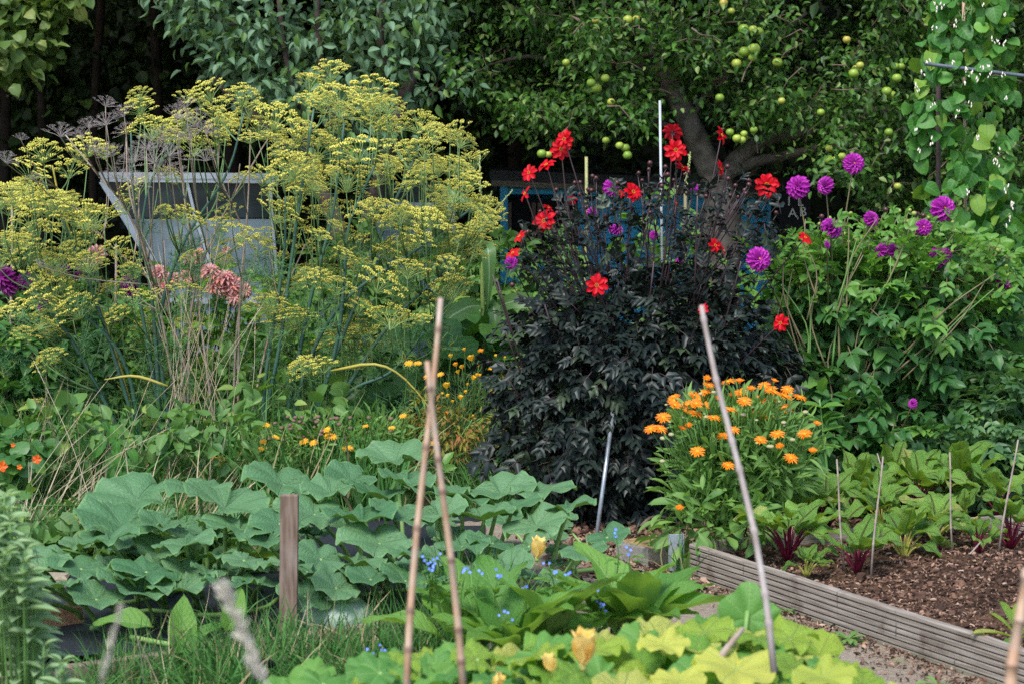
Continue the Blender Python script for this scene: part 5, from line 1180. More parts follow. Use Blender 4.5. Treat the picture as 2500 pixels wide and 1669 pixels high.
# dahlias behind the fennel
YQ = 11.7
FL_P = make_mesh('flower', ball_flower(None, [(12, .9, -.4), (13, 1.0, -.05), (12, .92, .3), (10, .78, .65), (7, .6, .95)], .30, 5), M['pink']); FL_M = make_mesh('flower', ball_flower(None, PR[:5], .3, 7), M['magenta'])
pkd = bush('pink_dahlia', 'salmon pink dahlia in bloom seen through the fennel stems', 'dahlia', [E(470, 790, 210, 160, YQ, .4), E(620, 830, 180, 130, YQ, .4), E(360, 850, 160, 130, YQ, .4)], 520, (.13, .22), L_DA, [M['dahl_hi'], M['stem_dahl']], 61)
for (x, y, px) in [(220, 585, 52), (208, 600, 40), (440, 600, 44), (430, 640, 46), (395, 640, 40), (365, 625, 40), (480, 625, 54), (515, 640, 56), (505, 660, 50), (535, 655, 50), (540, 680, 48), (490, 660, 42), (455, 585, 34), (560, 668, 40), (380, 660, 36), (520, 575, 22)]:
    c = PD(x, y, YQ - .45); child('flower', FL_P, pkd, face_m(c, R.choice(('f', 'f', 'fl', 'fr', 'u')), px * K / F * YQ / 2)); flower_stem(pkd, c, PD(x * .7 + 140, 800, YQ), M['stem_dahl'], .003)
mg = bush('magenta_dahlia', 'dark magenta dahlia with deep green leaves at the left edge', 'dahlia', [E(60, 800, 150, 120, YQ - .6, .4), E(190, 860, 170, 150, YQ - .6, .4), E(30, 950, 130, 130, YQ - .8, .4)], 560, (.15, .25), L_DA, [M['dahl'], M['stem_dahl']], 62)
for (x, y, px) in [(10, 635, 52), (22, 655, 48), (60, 645, 40), (75, 655, 34), (122, 628, 34), (150, 622, 32), (190, 612, 34), (205, 628, 30), (295, 650, 40), (302, 668, 34), (100, 690, 26), (95, 705, 22), (175, 635, 26)]:
    c = PD(x, y, YQ - .95); child('flower', FL_M, mg, face_m(c, R.choice(('f', 'fl', 'fr', 'l')), px * K / F * YQ / 2)); flower_stem(mg, c, PD(x * .7 + 40, 820, YQ - .7), M['stem_dahl'], .003)
bush('green_bush', 'mixed leafy green growth behind the fennel stems', 'bush', [E(760, 760, 160, 130, 11.9, .4), E(820, 640, 110, 90, 12.2, .3), E(700, 900, 170, 110, 11.3, .3), E(350, 960, 220, 90, 10.9, .3), E(560, 940, 160, 100, 10.9, .3)], 700, (.12, .22), L_SH + [compound(3, .7, 'heart', 3, 0, 14)], [M['shrub_l'], M['stem']], 63)
bush('weed_patch', 'dark leafy weeds between the long grass and the pumpkin leaves', 'weeds', [E(330, 1000, 200, 60, 9.3, .3), E(480, 1010, 120, 70, 9.2, .25), E(150, 1010, 120, 90, 9.3, .3), E(650, 930, 150, 70, 9.9, .3), E(80, 1180, 130, 50, 8.2, .3)], 650, (.045, .105), [leaf(.6, 4, 'ovate', .2, .4), leaf(.45, 4, 'lance', .2, .6), leaf(.9, 4, 'heart', .1, .4)], M['shrub_l'], 65, cap=300)
na = thing('nasturtium', 'nasturtium with orange red flowers in the shade at the left edge', 'nasturtium', GD(40, 1090) * [1, 0, 0] + [0, 8.9, 0])
scatter(na, 'leaf', [gourd_leaf(40, 14, .1, .03, .02, 2)], M['dahl'], clump([E(40, 1040, 90, 60, 8.9, .25)], 90, (.03, .05), seed=64), cap=100)
for (x, y, px) in [(85, 1052, 24), (5, 1068, 30), (45, 1070, 14), (30, 1020, 12)]:
    g = Geo(); c = PD(x, y, 8.6)
    for i in range(5): leaf(.8, 3, 'petal', .2, .3, g=g, m4=frame(c, (math.cos(i * 1.257), -.3, math.sin(i * 1.257)), (0, -1, .2), px * K / F * 8.6 / 2))
    part('flower', g, plain('nasturtium_petal', (.75, .09, .01), (.85, .18, .02), .5, 30, trans=.2) if x == 85 else bpy.data.materials['nasturtium_petal'], na)

# ================================================================== POPPIES AND SMALL MARIGOLDS IN THE MIDDLE
pp = bush('californian_poppy', 'yellow and orange poppies with feathery grey green leaves between fennel and dark dahlia', 'poppy', [E(1070, 960, 90, 110, 10.2, .3), E(1030, 1030, 90, 60, 10.0, .3), E(1120, 900, 60, 60, 10.3, .25)], 1500, (.05, .11), [leaf(.07, 3, 'lance', .1, .5), leaf(.05, 3, 'lance', .1, .2)], M['poppy_l'], 71, cap=60, droop=-.4, shell=.1)
cup = Geo()
for i in range(4): t = i * 1.57; leaf(1.1, 4, 'petal', .25, -.3, g=cup, m4=frame((.1 * math.cos(t), .1 * math.sin(t), 0), (math.cos(t) * .55, math.sin(t) * .55, 1), (-math.cos(t), -math.sin(t), .5), 1.3), seed=i)
cupm = make_mesh('flower', cup, M['yelp'])
for (x, y, s_) in [(785, 845, 1), (820, 900, 1.1), (835, 945, 1), (860, 915, 1.1), (920, 865, 1.6), (978, 820, 1.3), (875, 800, .8), (1030, 930, .9), (965, 900, .7), (925, 985, 1.2), (845, 1110, 1.2), (760, 1040, 1.6), (770, 1095, .9), (760, 1210, 1), (1050, 1035, 1), (880, 1070, .8), (1045, 1075, 1.1), (797, 1130, .7), (1075, 838, .7), (970, 965, .8), (955, 962, .8), (1120, 970, .6), (1015, 1000, .5), (890, 1020, .6), (930, 1220, .6), (730, 1080, .7), (1130, 850, .6), (1240, 880, .7)]:
    c = P(800 + x / 2.613, 550 + y / 2.613, 9.85); f = nrm(np.array([U(-.4, .4), U(-.5, 0), 1])); child('flower', cupm, pp, frame(c, np.cross(f, (1, .3, 0)), f, .0165 * s_)); flower_stem(pp, c, c + [U(-.06, .06), .15, -.3], M['stem'], .0015, .02)
sm = bush('yellow_marigold', 'low yellow marigolds with brown seedheads behind the pumpkin leaves', 'marigold', [E(740, 1010, 150, 50, 9.6, .3), E(600, 1030, 100, 45, 9.6, .3), E(880, 990, 90, 50, 9.7, .3)], 900, (.05, .09), L_CA[:2], M['cale'], 72, cap=120, droop=-.3, shell=.3)
dmy = make_mesh('flower', daisy(15, .2, 6, .15), [M['yelp'], M['orcen'], M['stem']])
for (x, y) in [(1698, 1272), (1758, 1350), (1680, 1380), (1668, 1425), (1940, 1378), (2003, 1385), (2105, 1352), (2088, 1302), (2205, 1422), (1362, 1482), (1413, 1487), (1410, 1522)] + [(x + 2090.4, y) for x, y in [(518, 880), (575, 880), (640, 965), (720, 950), (480, 1215), (410, 1290), (245, 1280), (135, 1420), (30, 1350), (685, 1390), (5, 1330)]]:
    Y = 9.3; c = P(x / 2.613, 550 + y / 2.613, Y); f = nrm(np.array([U(-.4, .4), U(-.8, -.2), 1])); child('flower', dmy, sm, frame(c, np.cross(f, (1, 0, .1)), f, U(.022, .030) * (1.3 if x in (2105, 2120.4) else .9))); flower_stem(sm, c, c + [U(-.04, .04), .1, -.22], M['stem'], .0016, .02)
shm = make_mesh('seedhead', ball(Geo(), (0, 0, 0), 1, 1, .7, 7, 4), plain('brown_seedhead', (.12, .07, .05), (.22, .14, .10), .9, 200))
for _ in range(44): c = PD(R.choice([U(660, 780), U(600, 900)]), U(955, 1010), 9.4); child('seedhead', shm, sm, frame(c, (1, 0, 0), (U(-1, 1), -.3, 1), U(.009, .014)))
gr = bush('golden_herb', 'browning golden flowered herb between the bamboo canes and the dark dahlia', 'herb', [E(1050, 990, 130, 60, 9.9, .25), E(970, 950, 50, 60, 9.9, .2)], 900, (.03, .06), [leaf(.3, 2, 'lance', .2, .3)], leafmat('golden_herb_leaf', (.10, .14, .03), (.30, .27, .04), odd=(.30, .13, .04), odd_share=.25, rough=.6, trans=.2), 73, cap=40, shell=.2)

# ================================================================== BEANS ON THEIR FRAME
YN = 10.5
bf = thing('bean_frame', 'bean support of brown upright pole and grey cross tube at the right', 'frame', P(2291, 1100, YN) * [1, 1, 0])
g = Geo(); tube(g, [P(2291, 1190, YN), P(2291, 160, YN)], .013, 10); part('upright', g, plain('brown_pole', (.09, .055, .05), (.14, .09, .08), .7, 20), bf)
m_tube = plain('grey_tube', (.08, .10, .12), (.15, .17, .20), .45, 20, .5)
g = Geo(); a_, b_ = P(2256, 156, YN - .34), P(2560, 193, YN - .25); tube(g, [a_, b_], .0095, 12, cap=False); part('cross_tube', g, m_tube, bf)
g = Geo(); ball(g, P(2291, 160, YN - .01), .02, .02, .025, 8, 5); part('joint', g, m_black, bf)
g = Geo(); tube(g, [P(2362, 1150, YN + .1), P(2352, -40, YN + .05)], .008, 8); part('cane', g, m_bam, bf)
L_BN = [leaf(.92, 5, 'heart', .12, .45, seed=i, wave=.03) for i in range(3)]; bnm = [make_mesh('leaf', t, M['bean']) for t in L_BN]
def beans(o, spots, size, seed, cap=300):
    n = len(spots); ax = NR.normal(0, .5, (n, 3)); ax[:, 2] -= .75; ax[:, 1] -= .25; nn = NR.normal(0, .55, (n, 3)); nn[:, 1] -= .85; nn[:, 2] += .45
    scatter(o, 'leaf', L_BN, M['bean'], frames(spots, ax, nn, NR.uniform(*size, n)), cap=cap, meshes=bnm)
bn1 = thing('runner_bean', 'tall runner bean with heart shaped leaves and white flowers climbing its pole', 'runner bean', P(2320, 1100, YN) * [1, 1, 0])
sp_ = []
while len(sp_) < 400:
    y = U(-40, 640); cx = np.interp(y, [-40, 300, 640], [2225, 2205, 2225]); hw = np.interp(y, [-40, 100, 250, 330, 500, 640], [75, 105, 128, 110, 105, 125]); x = cx + hw * (R.random() * 2 - 1)
    if 2130 < x < 2172 and 300 < y < 440: continue
    sp_.append(PD(x, y, YN - .14 - .16 * math.sqrt(max(0, 1 - ((x - cx) / hw) ** 2)) * U(.1, 1)))
beans(bn1, sp_, (.06, .105), 1)
g = Geo()
for k in range(5):
    ph = k * 1.3; pts = [PD(2220 + 28 * math.sin(y / 45 + ph) + (k - 2) * 18, y, YN + .04 * math.cos(y / 45 + ph)) for y in range(700, -60, -20)]; tube(g, pts, .0025, 5)
part('vine', g, M['stem'], bn1)
wf = Geo(); ball(wf, (0, 0, 0), .9, .6, 1.1, 7, 4); ball(wf, (.7, -.2, -.6), .7, .5, .8, 6, 4); ball(wf, (-.5, 0, .9), .5, .4, .6, 6, 4); wfm = make_mesh('flower', wf, M['white_f'])
WF = [(770, 60), (880, 100), (1150, 430), (750, 470), (1090, 440), (1600, 130), (2020, 270), (1800, 720), (1900, 800), (2000, 820), (1320, 1210), (1270, 1270), (1440, 1330), (1520, 1380), (1590, 1220), (1700, 1240), (1970, 1310), (550, 1340), (440, 1540), (640, 1080), (1070, 1090), (780, 160), (1740, 1330)]
WF = [(2180 + x / 7.33, y / 7.33) for x, y in WF] + [(1650 + x / 2.613, y / 2.613) for x, y in [(1800, 730), (1640, 900), (1875, 660), (1935, 870), (1545, 560), (2070, 970), (2065, 1050), (1640, 690), (1855, 510), (2110, 1210), (2150, 1310), (2120, 1430), (1540, 835), (1870, 1230), (1110 + 1000, 630), (1555, 960), (2040, 1030)]]
for (u, v) in WF:
    c = P(u, v, YN - .36)
    for k in range(3): child('flower', wfm, bn1, frame(c + [U(-.012, .012), 0, U(-.02, .02)], (1, 0, U(-.5, .5)), (0, U(-.4, .4), 1), U(.005, .008)))
bn2 = thing('runner_bean', 'lower runner bean row forming a green wall at the right edge', 'runner bean', PD(2320, 1000, 10.6) * [1, 1, 0])
sp_ = []
while len(sp_) < 520:
    y = U(430, 1000); x = U(np.interp(y, [430, 560, 650, 1000], [2290, 2170, 2220, 2240]), 2420); sp_.append(PD(x, y, 10.75 + U(-.3, .15)))
beans(bn2, sp_, (.065, .11), 2)
g = Geo()
for k in range(4): tube(g, [PD(2250 + k * 35, 1100, 10.7), PD(2260 + k * 35, 480, 10.7)], .004, 5)
part('stem', g, M['stem'], bn2)
for (u, v) in [(2470, 500), (2465, 530), (2430, 600), (2480, 560)]:
    child('flower', wfm, bn2, frame(P(u, v, 10.3), (1, 0, 0), (0, 0, 1), .013))

# ================================================================== FENNEL
def umbel(seed, rays=22, spread=1.0, flor=11, dead=False, dome=.32):
    """unit radius umbel, stalk joint at the origin, opening towards +z; slots: ray, floret"""
    g = Geo(); rr = np.random.default_rng(seed); tips = []
    for i in range(rays):
        f = math.sqrt((i + .5) / rays); t = i * 2.4 + rr.uniform(-.2, .2); rad = f * spread * rr.uniform(.9, 1.08)
        z = .50 + 1.5 * dome * (1 - f * f) - .16 * f + rr.uniform(-.09, .09); tip = np.array([rad * math.cos(t), rad * math.sin(t), z * (.85 if dead else 1)])
        mid = tip * [.42, .42, .6]; tube(g, [(0, 0, 0), mid, tip], [.012, .010, .008], 3, m=0, cap=False); tips.append(tip)
    for tip in tips:
        n = flor
        for k in range(n):
            f = math.sqrt((k + .5) / n); t = k * 2.4 + rr.uniform(0, 1); o = np.array([.17 * f * math.cos(t), .17 * f * math.sin(t), .10 + .05 * (1 - f)]) + tip * [.10, .10, 0]
            p = tip + o
            if k % 2 == 0 or dead: tube(g, [tip, p], [.006, .004], 3, m=0, cap=False)
            s_ = rr.uniform(.036, .056) * (.45 if dead else 1)
            V = [(s_, 0, 0), (-s_ * .5, s_ * .87, 0), (-s_ * .5, -s_ * .87, 0), (0, 0, s_ * .9), (0, 0, -s_ * .9)]
            g.add(np.array(V) + p, [(0, 1, 3), (1, 2, 3), (2, 0, 3), (1, 0, 4), (2, 1, 4), (0, 2, 4)], m=1, r=rr.uniform(0, .5))
    return g
um = [make_mesh('umbel', umbel(i, r_, 1, f_, dome=d_), [M['ray'], M['floret']]) for i, (r_, f_, d_) in enumerate([(26, 12, .35), (20, 11, .28), (30, 10, .42), (16, 12, .22)])]
umd = [make_mesh('seed_umbel', umbel(10 + i, 22, 1, 6, True), [M['dead_head'], M['dead_head']]) for i in range(2)]
YF = 10.1
def stemset(root, stems, mat, r0, r1, name='stem'):
    out = []
    for pts in stems:
        d = U(-.25, .25); p = smooth_poly([PD(x, y, YF + d * (1 - y / 1100.)) for x, y in pts], 18); g = Geo(); L = len(p); rad = np.linspace(r0, r1, L); tube(g, p, rad, 7)
        for i in range(3, L - 1, 4): ball(g, p[i], rad[i] * 1.3, rad[i] * 1.3, rad[i] * 1.1, 6, 3)
        part(name, g, mat, root); out.append(p)
    return out
def attach(root, c, stems, mat, r=.0028, name='branch', minup=.12, maxd=1.0):
    best = None
    for s_ in stems:
        d = c - s_; up = d[:, 2]; cost = np.abs(d[:, 0]) * 1.0 + np.abs(up - np.clip(up, minup, 9)) * 3 + np.abs(up) * .35 + np.abs(np.hypot(d[:, 0], d[:, 1]) - .7 * up) * .5
        i = int(np.argmin(cost)); 
        if best is None or cost[i] < best[0]: best = (cost[i], s_[i])
    b = best[1]; g = Geo(); h = c - b; m1 = b + h * [.62, .62, .42]; tube(g, smooth_poly([b, m1, c], 7), np.linspace(r * 1.5, r * .7, 7), 5); part(name, g, mat, root)
def put_umbel(root, c, px, meshes, stems, mat, tilt=.55):
    r = px * K / F * c[1] / 2; f = nrm(np.array([U(-tilt, tilt), U(-tilt, tilt) - .05, 1])); base = c - f * r * .7
    child('umbel' if meshes is um else 'seed_umbel', R.choice(meshes), root, frame(base, np.cross(f, (1, U(-1, 1), 0)), f, r)); attach(root, base, stems, mat)
fr1 = thing('fennel', 'huge flowering fennel with blue green stems and yellow umbels, the right hand plant', 'fennel', GD(640, 1010) * [1, 0, 0] + [0, YF, 0], group='fennels in flower')
fl1 = thing('fennel', 'flowering fennel leaning left with yellow umbels at the left edge', 'fennel', GD(330, 1010) * [1, 0, 0] + [0, YF, 0], group='fennels in flower')
fdd = thing('dead_fennel', 'dead grey brown fennel stalks with empty seedheads among the yellow flowers', 'fennel', GD(450, 1010) * [1, 0, 0] + [0, YF + .1, 0])
SR = stemset(fr1, [[(590, 1040), (640, 800), (665, 620), (685, 480), (720, 250)], [(640, 1040), (705, 720), (735, 600), (765, 480), (790, 280)], [(690, 1040), (745, 880), (830, 660), (890, 500), (935, 400), (965, 330)], [(710, 1030), (820, 850), (905, 730), (1000, 640), (1060, 560)],
                  [(600, 1040), (610, 860), (650, 600), (655, 450)], [(720, 1020), (800, 900), (900, 850), (990, 740)], [(700, 1030), (770, 800), (790, 640), (800, 520), (860, 380)], [(660, 1040), (700, 850), (790, 690), (960, 570), (1080, 480)]], M['stem_fen'], .0125, .0055)
SL = stemset(fl1, [[(385, 1040), (340, 800), (320, 640), (345, 420), (455, 260)], [(330, 1040), (230, 720), (150, 520), (90, 400)], [(300, 1040), (170, 790), (60, 640), (5, 560)], [(370, 1040), (350, 700), (310, 480), (300, 300)], [(400, 1040), (365, 760), (420, 560), (520, 400), (560, 260)], [(330, 1040), (280, 820), (150, 690), (40, 620)]], M['stem_fen'], .012, .0045)
stemset(fl1, [[(320, 1000), (250, 760), (190, 620), (140, 470), (120, 380)]], M['stem_yel'], .009, .0045, 'yellow_stem')
SDD = stemset(fdd, [[(420, 1040), (365, 700), (300, 500), (215, 390), (150, 310)], [(545, 1040), (550, 700), (568, 480), (575, 300)], [(440, 1040), (400, 760), (330, 560), (295, 430), (290, 320)], [(430, 1040), (440, 700), (500, 520), (590, 360), (615, 320)], [(560, 1040), (620, 760), (700, 560)], [(500, 1040), (455, 700), (420, 430), (400, 290)], [(470, 1040), (380, 700), (250, 560), (130, 430)], [(535, 1040), (540, 800), (560, 560), (510, 420), (470, 300)]], M['stem_dead'], .0075, .003)
top = lambda x: np.interp(x, [0, 60, 100, 140, 200, 240, 290, 330, 360, 420, 470, 560, 600, 640, 690, 715, 760, 800, 860, 920, 980, 1060, 1100, 1125], [355, 390, 320, 330, 320, 300, 215, 215, 280, 210, 200, 205, 260, 290, 250, 150, 150, 190, 185, 250, 265, 280, 420, 470])
bot = lambda x: np.interp(x, [0, 100, 200, 300, 400, 600, 700, 900, 1000, 1060, 1120], [760, 790, 760, 740, 700, 720, 830, 800, 700, 620, 500])
fixed = [(755, 158, 90), (850, 192, 130), (790, 215, 110), (740, 215, 90), (900, 235, 80), (840, 240, 110), (320, 212, 55), (470, 205, 85), (555, 215, 80), (430, 215, 60), (500, 235, 80), (340, 285, 110), (320, 240, 70), (390, 300, 90), (450, 330, 90), (560, 250, 70), (95, 345, 90), (80, 385, 90), (200, 330, 90), (160, 380, 90), (240, 345, 60), (960, 275, 95), (1040, 290, 70), (1065, 320, 70), (1000, 300, 80), (1075, 415, 80), (1090, 460, 90), (1040, 440, 90), (980, 380, 70), (40, 440, 110), (110, 460, 120), (190, 480, 140), (280, 470, 70), (60, 500, 90), (160, 530, 120), (640, 270, 110), (690, 290, 110), (600, 290, 80), (740, 330, 130), (820, 330, 120), (660, 380, 110), (870, 280, 90), (720, 410, 120), (800, 400, 120), (610, 400, 90), (880, 400, 80), (840, 480, 90), (760, 480, 100), (920, 470, 80), (960, 400, 70), (1010, 500, 80), (650, 480, 110), (560, 530, 90), (520, 480, 60), (430, 490, 80), (700, 540, 110), (600, 560, 90), (800, 560, 100), (890, 560, 100), (960, 540, 80), (1030, 600, 60), (940, 610, 90), (1030, 655, 100), (880, 640, 110), (830, 620, 90), (780, 650, 90), (740, 620, 90), (140, 600, 110), (60, 580, 80), (110, 660, 110), (40, 700, 90), (200, 600, 80), (170, 700, 100), (260, 560, 80), (300, 620, 60), (620, 700, 100), (680, 720, 80), (900, 720, 110), (830, 700, 80), (840, 770, 90), (760, 780, 100), (430, 740, 80), (100, 830, 60), (90, 930, 60), (740, 840, 80), (930, 680, 80)]
for (x, y, px) in fixed:
    left = x < 580; put_umbel(fl1 if left else fr1, PD(x, y, YF + U(-.45, .45)), px * 1.05, um, SL if left else SR, M['stem_fen2'])
k = 0
while k < 235:
    x = U(0, 1120); y = top(x) + 25 + (bot(x) - top(x)) * R.random() ** 1.1
    if 215 < x < 590 and 330 < y < 600 and R.random() < .72: continue
    if 300 < x < 600 and y > 600 and R.random() < .6: continue
    if x < 600 and R.random() < .35: continue
    if y > 640 and R.random() < .35: continue
    left = x < 560; put_umbel(fl1 if left else fr1, PD(x, y, YF + U(-.4, .6)), R.choice((38, 50, 62, 74, 88)) * U(.9, 1.1), um, SL if left else SR, M['stem_fen2']); k += 1
for (x, y, px, f_) in [(248, 228, 44, 0), (275, 250, 46, 0), (205, 275, 44, 0), (140, 290, 58, 0), (20, 355, 48, 0), (50, 310, 28, 0), (410, 250, 56, 0), (450, 265, 70, 0), (420, 230, 44, 0), (215, 330, 50, 0), (340, 345, 80, 0), (300, 350, 60, 0), (385, 375, 70, 0), (360, 390, 60, 0), (280, 290, 44, 0), (250, 340, 50, 0), (75, 400, 30, 0), (95, 600, 26, 0), (330, 320, 60, 0), (430, 300, 50, 0), (470, 350, 50, 0), (180, 300, 44, 0), (235, 270, 50, 0), (370, 300, 60, 0), (400, 340, 56, 0), (310, 400, 60, 0), (260, 390, 44, 0), (480, 290, 44, 0)]:
    put_umbel(fdd, PD(x, y, YF - .5 + U(-.2, .2)), px * 1.25, umd, SDD, M['stem_dead'], .6)
# extra crossing branches, and the thread-like leaves
for (root, S_, mat, n, xr) in ((fr1, SR, M['stem_fen2'], 26, (580, 1080)), (fl1, SL, M['stem_fen2'], 22, (0, 560)), (fdd, SDD, M['stem_dead'], 26, (150, 640))):
    for _ in range(n): x = U(*xr); attach(root, PD(x, U(top(x) + 120, 800), YF + U(-.5, .5)), S_, mat, U(.0018, .0034), minup=.18)
def threads(seed, dead=False):
    g = Geo(); rr = np.random.default_rng(seed)
    def rec(p, d, L, lev):
        q_ = p + d * L; V = nrm(np.cross(d, rr.normal(0, 1, 3))) * .006; g.add([p - V, p + V, q_ + V * .6, q_ - V * .6], [(0, 1, 2), (0, 2, 3)], r=rr.uniform(0, .4))
        if lev: 
            for _ in range(3): rec(p + d * L * rr.uniform(.3, 1), nrm(d + rr.normal(0, .55, 3)), L * rr.uniform(.45, .75), lev - 1)
    for _ in range(3): rec(np.zeros(3), nrm(np.array([0, 1, 0]) + rr.normal(0, .3, 3)), .5, 3)
    return g
TH = [threads(i) for i in range(3)]
for root, xr, n in ((fr1, (560, 1040), 170), (fl1, (0, 480), 130)):
    cs = [PD(U(*xr), U(560, 960), YF + U(-.4, .5)) for _ in range(n)]; ax = NR.normal(0, .7, (n, 3)); scatter(root, 'thread_leaf', TH, M['fenleaf'], frames(cs, ax, NR.normal(0, 1, (n, 3)), NR.uniform(.12, .24, n)), cap=0, rest='thread_leaves')
g = Geo(); tube(g, smooth_poly([PD(760, 850, 9.7), PD(860, 835, 9.6), PD(930, 870, 9.6), PD(1005, 960, 9.6)], 10), [.006, .008, .009, .008, .007, .006, .005, .004, .003, .002], 6); part('branch', g, M['stem_yel'], fr1, label='yellow drooping branch')
g = Geo(); tube(g, smooth_poly([PD(240, 870, 9.8), PD(310, 862, 9.8), PD(385, 885, 9.8)], 8), [.003, .005, .007, .008, .009, .009, .008, .006], 6); part('branch', g, M['stem_yel'], fl1, label='yellow drooping branch')

# ================================================================== GRASSES
def blade_t(seed, W=.03, curl=1.0): return leaf(W, 5, 'strap', .25, curl, seed=seed)
def tapered(seed, curl, W=.028):
    rr = np.random.default_rng(seed); n = 5; V = []; UV = []
    for i in range(n + 1):
        t = i / n; a = curl * t * 1.2; w = W * (1 - t) ** .7 + .001; y = (math.sin(a) / (curl * 1.2)); z = -(1 - math.cos(a)) / (curl * 1.2)
        V += [(-w / 2, y, z), (w / 2, y, z)]; UV += [(0, t), (1, t)]
    T = []
    for i in range(n): T += [(2 * i, 2 * i + 1, 2 * i + 3), (2 * i, 2 * i + 3, 2 * i + 2)]
    return Geo().add(V, T, UV)
GB = [tapered(1, .5), tapered(2, 1.0), tapered(3, 1.7, .035), tapered(4, .2, .02)]
def turf(name, n, pos, L, mat, lean=.45, idx=(0, 1, 2, 3), bias=(0, 0)):
    pts = np.array([pos() for _ in range(n)]); ax = NR.normal(0, lean, (n, 3)); ax[:, 2] = 1; ax[:, 0] += bias[0]; ax[:, 1] += bias[1]; nn = NR.normal(0, 1, (n, 3)); nn[:, 2] = 0
    ms = frames(pts, ax, nn, NR.uniform(*L, n)); g = Geo(); k = NR.choice(idx, n)
    for i in set(idx): g.batch(GB[i], ms[k == i], NR.random((k == i).sum()))
    return solo(name, g, mat, kind='stuff')
def poly_px(x0, x1, y0, y1): return lambda: GD(U(x0, x1), U(y0, y1))
turf('grass', 1500, poly_px(-80, 560, 1170, 1300), (.12, .34), M['grass'], .5, bias=(.15, 0))
turf('long_grass', 2100, lambda: (U(-2.6, -.5), U(8.9, 10.2), 0), (.25, .6), M['grass'], .3)
turf('foreground_grass', 2300, lambda: (GD(U(540, 1010), 1, 0)[0] * 0 + U(-.93, -.2), U(5.55, 6.35), 0), (.12, .33), M['grass'], .5)
turf('foreground_grass', 900, lambda: (U(-1.3, -.85), U(5.7, 6.2), 0), (.10, .26), M['grass'], .5)
turf('foreground_grass', 260, lambda: (U(-.28, -.02), U(6.2, 6.8), 0), (.2, .42), M['grass'], .25, (0, 3))
turf('dry_grass', 110, lambda: (U(-1.15, -.3), U(5.7, 6.3), 0), (.12, .38), M['grass_dry'], .6, (0, 3))
turf('dry_grass', 200, poly_px(0, 520, 1150, 1280), (.25, .5), M['grass_dry'], .4, (0, 3), bias=(.45, 0))
turf('grass', 900, poly_px(1010, 1340, 1130, 1200), (.12, .34), M['grass'], .4)
turf('grass', 40, lambda: (A + [U(-.10, -.02), U(-.10, .10), 0]), (.08, .28), M['grass'], .3)
# seeding grass stalks, countable
ear = Geo()
for i in range(16):
    t = i / 15; leaf(.35, 2, 'lance', .2, .2, g=ear, m4=frame((.0, t * .9, 0), (math.cos(i * 2.4) * .28, 1, math.sin(i * 2.4) * .28), (0, 0, 1), .16 * (1.2 - t)), r=(i * .37) % 1)
def seed_grass(n, fn, lab, grp, r=.0014, eL=.14):
    for i in range(n):
        foot, tip = fn(i); g = Geo(); m1 = foot * .45 + tip * .55 + [U(-.03, .03), 0, .03]; p = smooth_poly([foot, m1, tip], 9); tube(g, p, np.linspace(r * 1.4, r * .7, 9), 4, r=U(0, 1))
        d = nrm(tip - p[-2]); g.put(ear, frame(tip, d, (0, -1, .1), eL * U(.7, 1.2), eL * U(.25, .5))); yield g
def collect(gs, root, mat): 
    for g in gs: part('stalk', g, mat, root)
gt = thing('grass_tuft', 'tall tuft of dry straw coloured grass with seedheads in front of the dead fennel', 'grass', GD(420, 1040) * [1, 0, 0] + [0, 9.75, 0])
collect(seed_grass(26, lambda i: (PD(U(350, 560), 1040, 9.7), PD(U(330, 600), U(560, 800), 9.7 + U(-.2, .2))), '', ''), gt, M['grass_dry'])
gt2 = thing('grass_tuft', 'arching dry grass with seedheads leaning right over the left edge of the pumpkins', 'grass', GD(100, 1200))
collect(seed_grass(22, lambda i: (GD(U(-40, 260), U(1180, 1260)), PD(U(90, 420), U(850, 1060), 8.6 + U(-.3, .3))), '', ''), gt2, M['grass_dry'])
gt3 = thing('grass_tuft', 'fine flowering grass between the pumpkin leaves and the dark dahlia', 'grass', GD(1180, 1130))
collect(seed_grass(14, lambda i: (GD(U(1040, 1300), 1150), PD(U(1080, 1340), U(1020, 1090), 9.0)), '', '', eL=.1), gt3, M['grass_dry'])
m_pale = plain('bleached_grass', (.70, .66, .56), (.55, .50, .40), .7, 40, trans=.2)
for (pts, r, lab) in [([(635, 1600), (590, 1530), (545, 1420), (515, 1360)], .0085, 'pale blurred grass head nearest the camera, left of the wooden post'), ([(225, 1600), (240, 1530), (262, 1450), (272, 1400)], .0042, 'pale blurred grass head in front of the black membrane')]:
    g = Geo(); p = smooth_poly([PD(x, y, 2.3) for x, y in pts], 26); tube(g, p, np.linspace(r * .22, r * .1, 26), 5)
    for k in range(150):
        i = 5 + int(20.9 * R.random()); c = p[min(i, 25)]; d = nrm(p[min(i + 1, 25)] - p[i - 1]); leaf(.3, 2, 'lance', .2, .2, g=g, m4=frame(c, d + NR.normal(0, .3, 3), NR.normal(0, 1, 3), r * 2.4), r=U(0, 1))
    solo('seeding_grass', g, m_pale, lab, 'grass', group='blurred grass heads close to the camera')

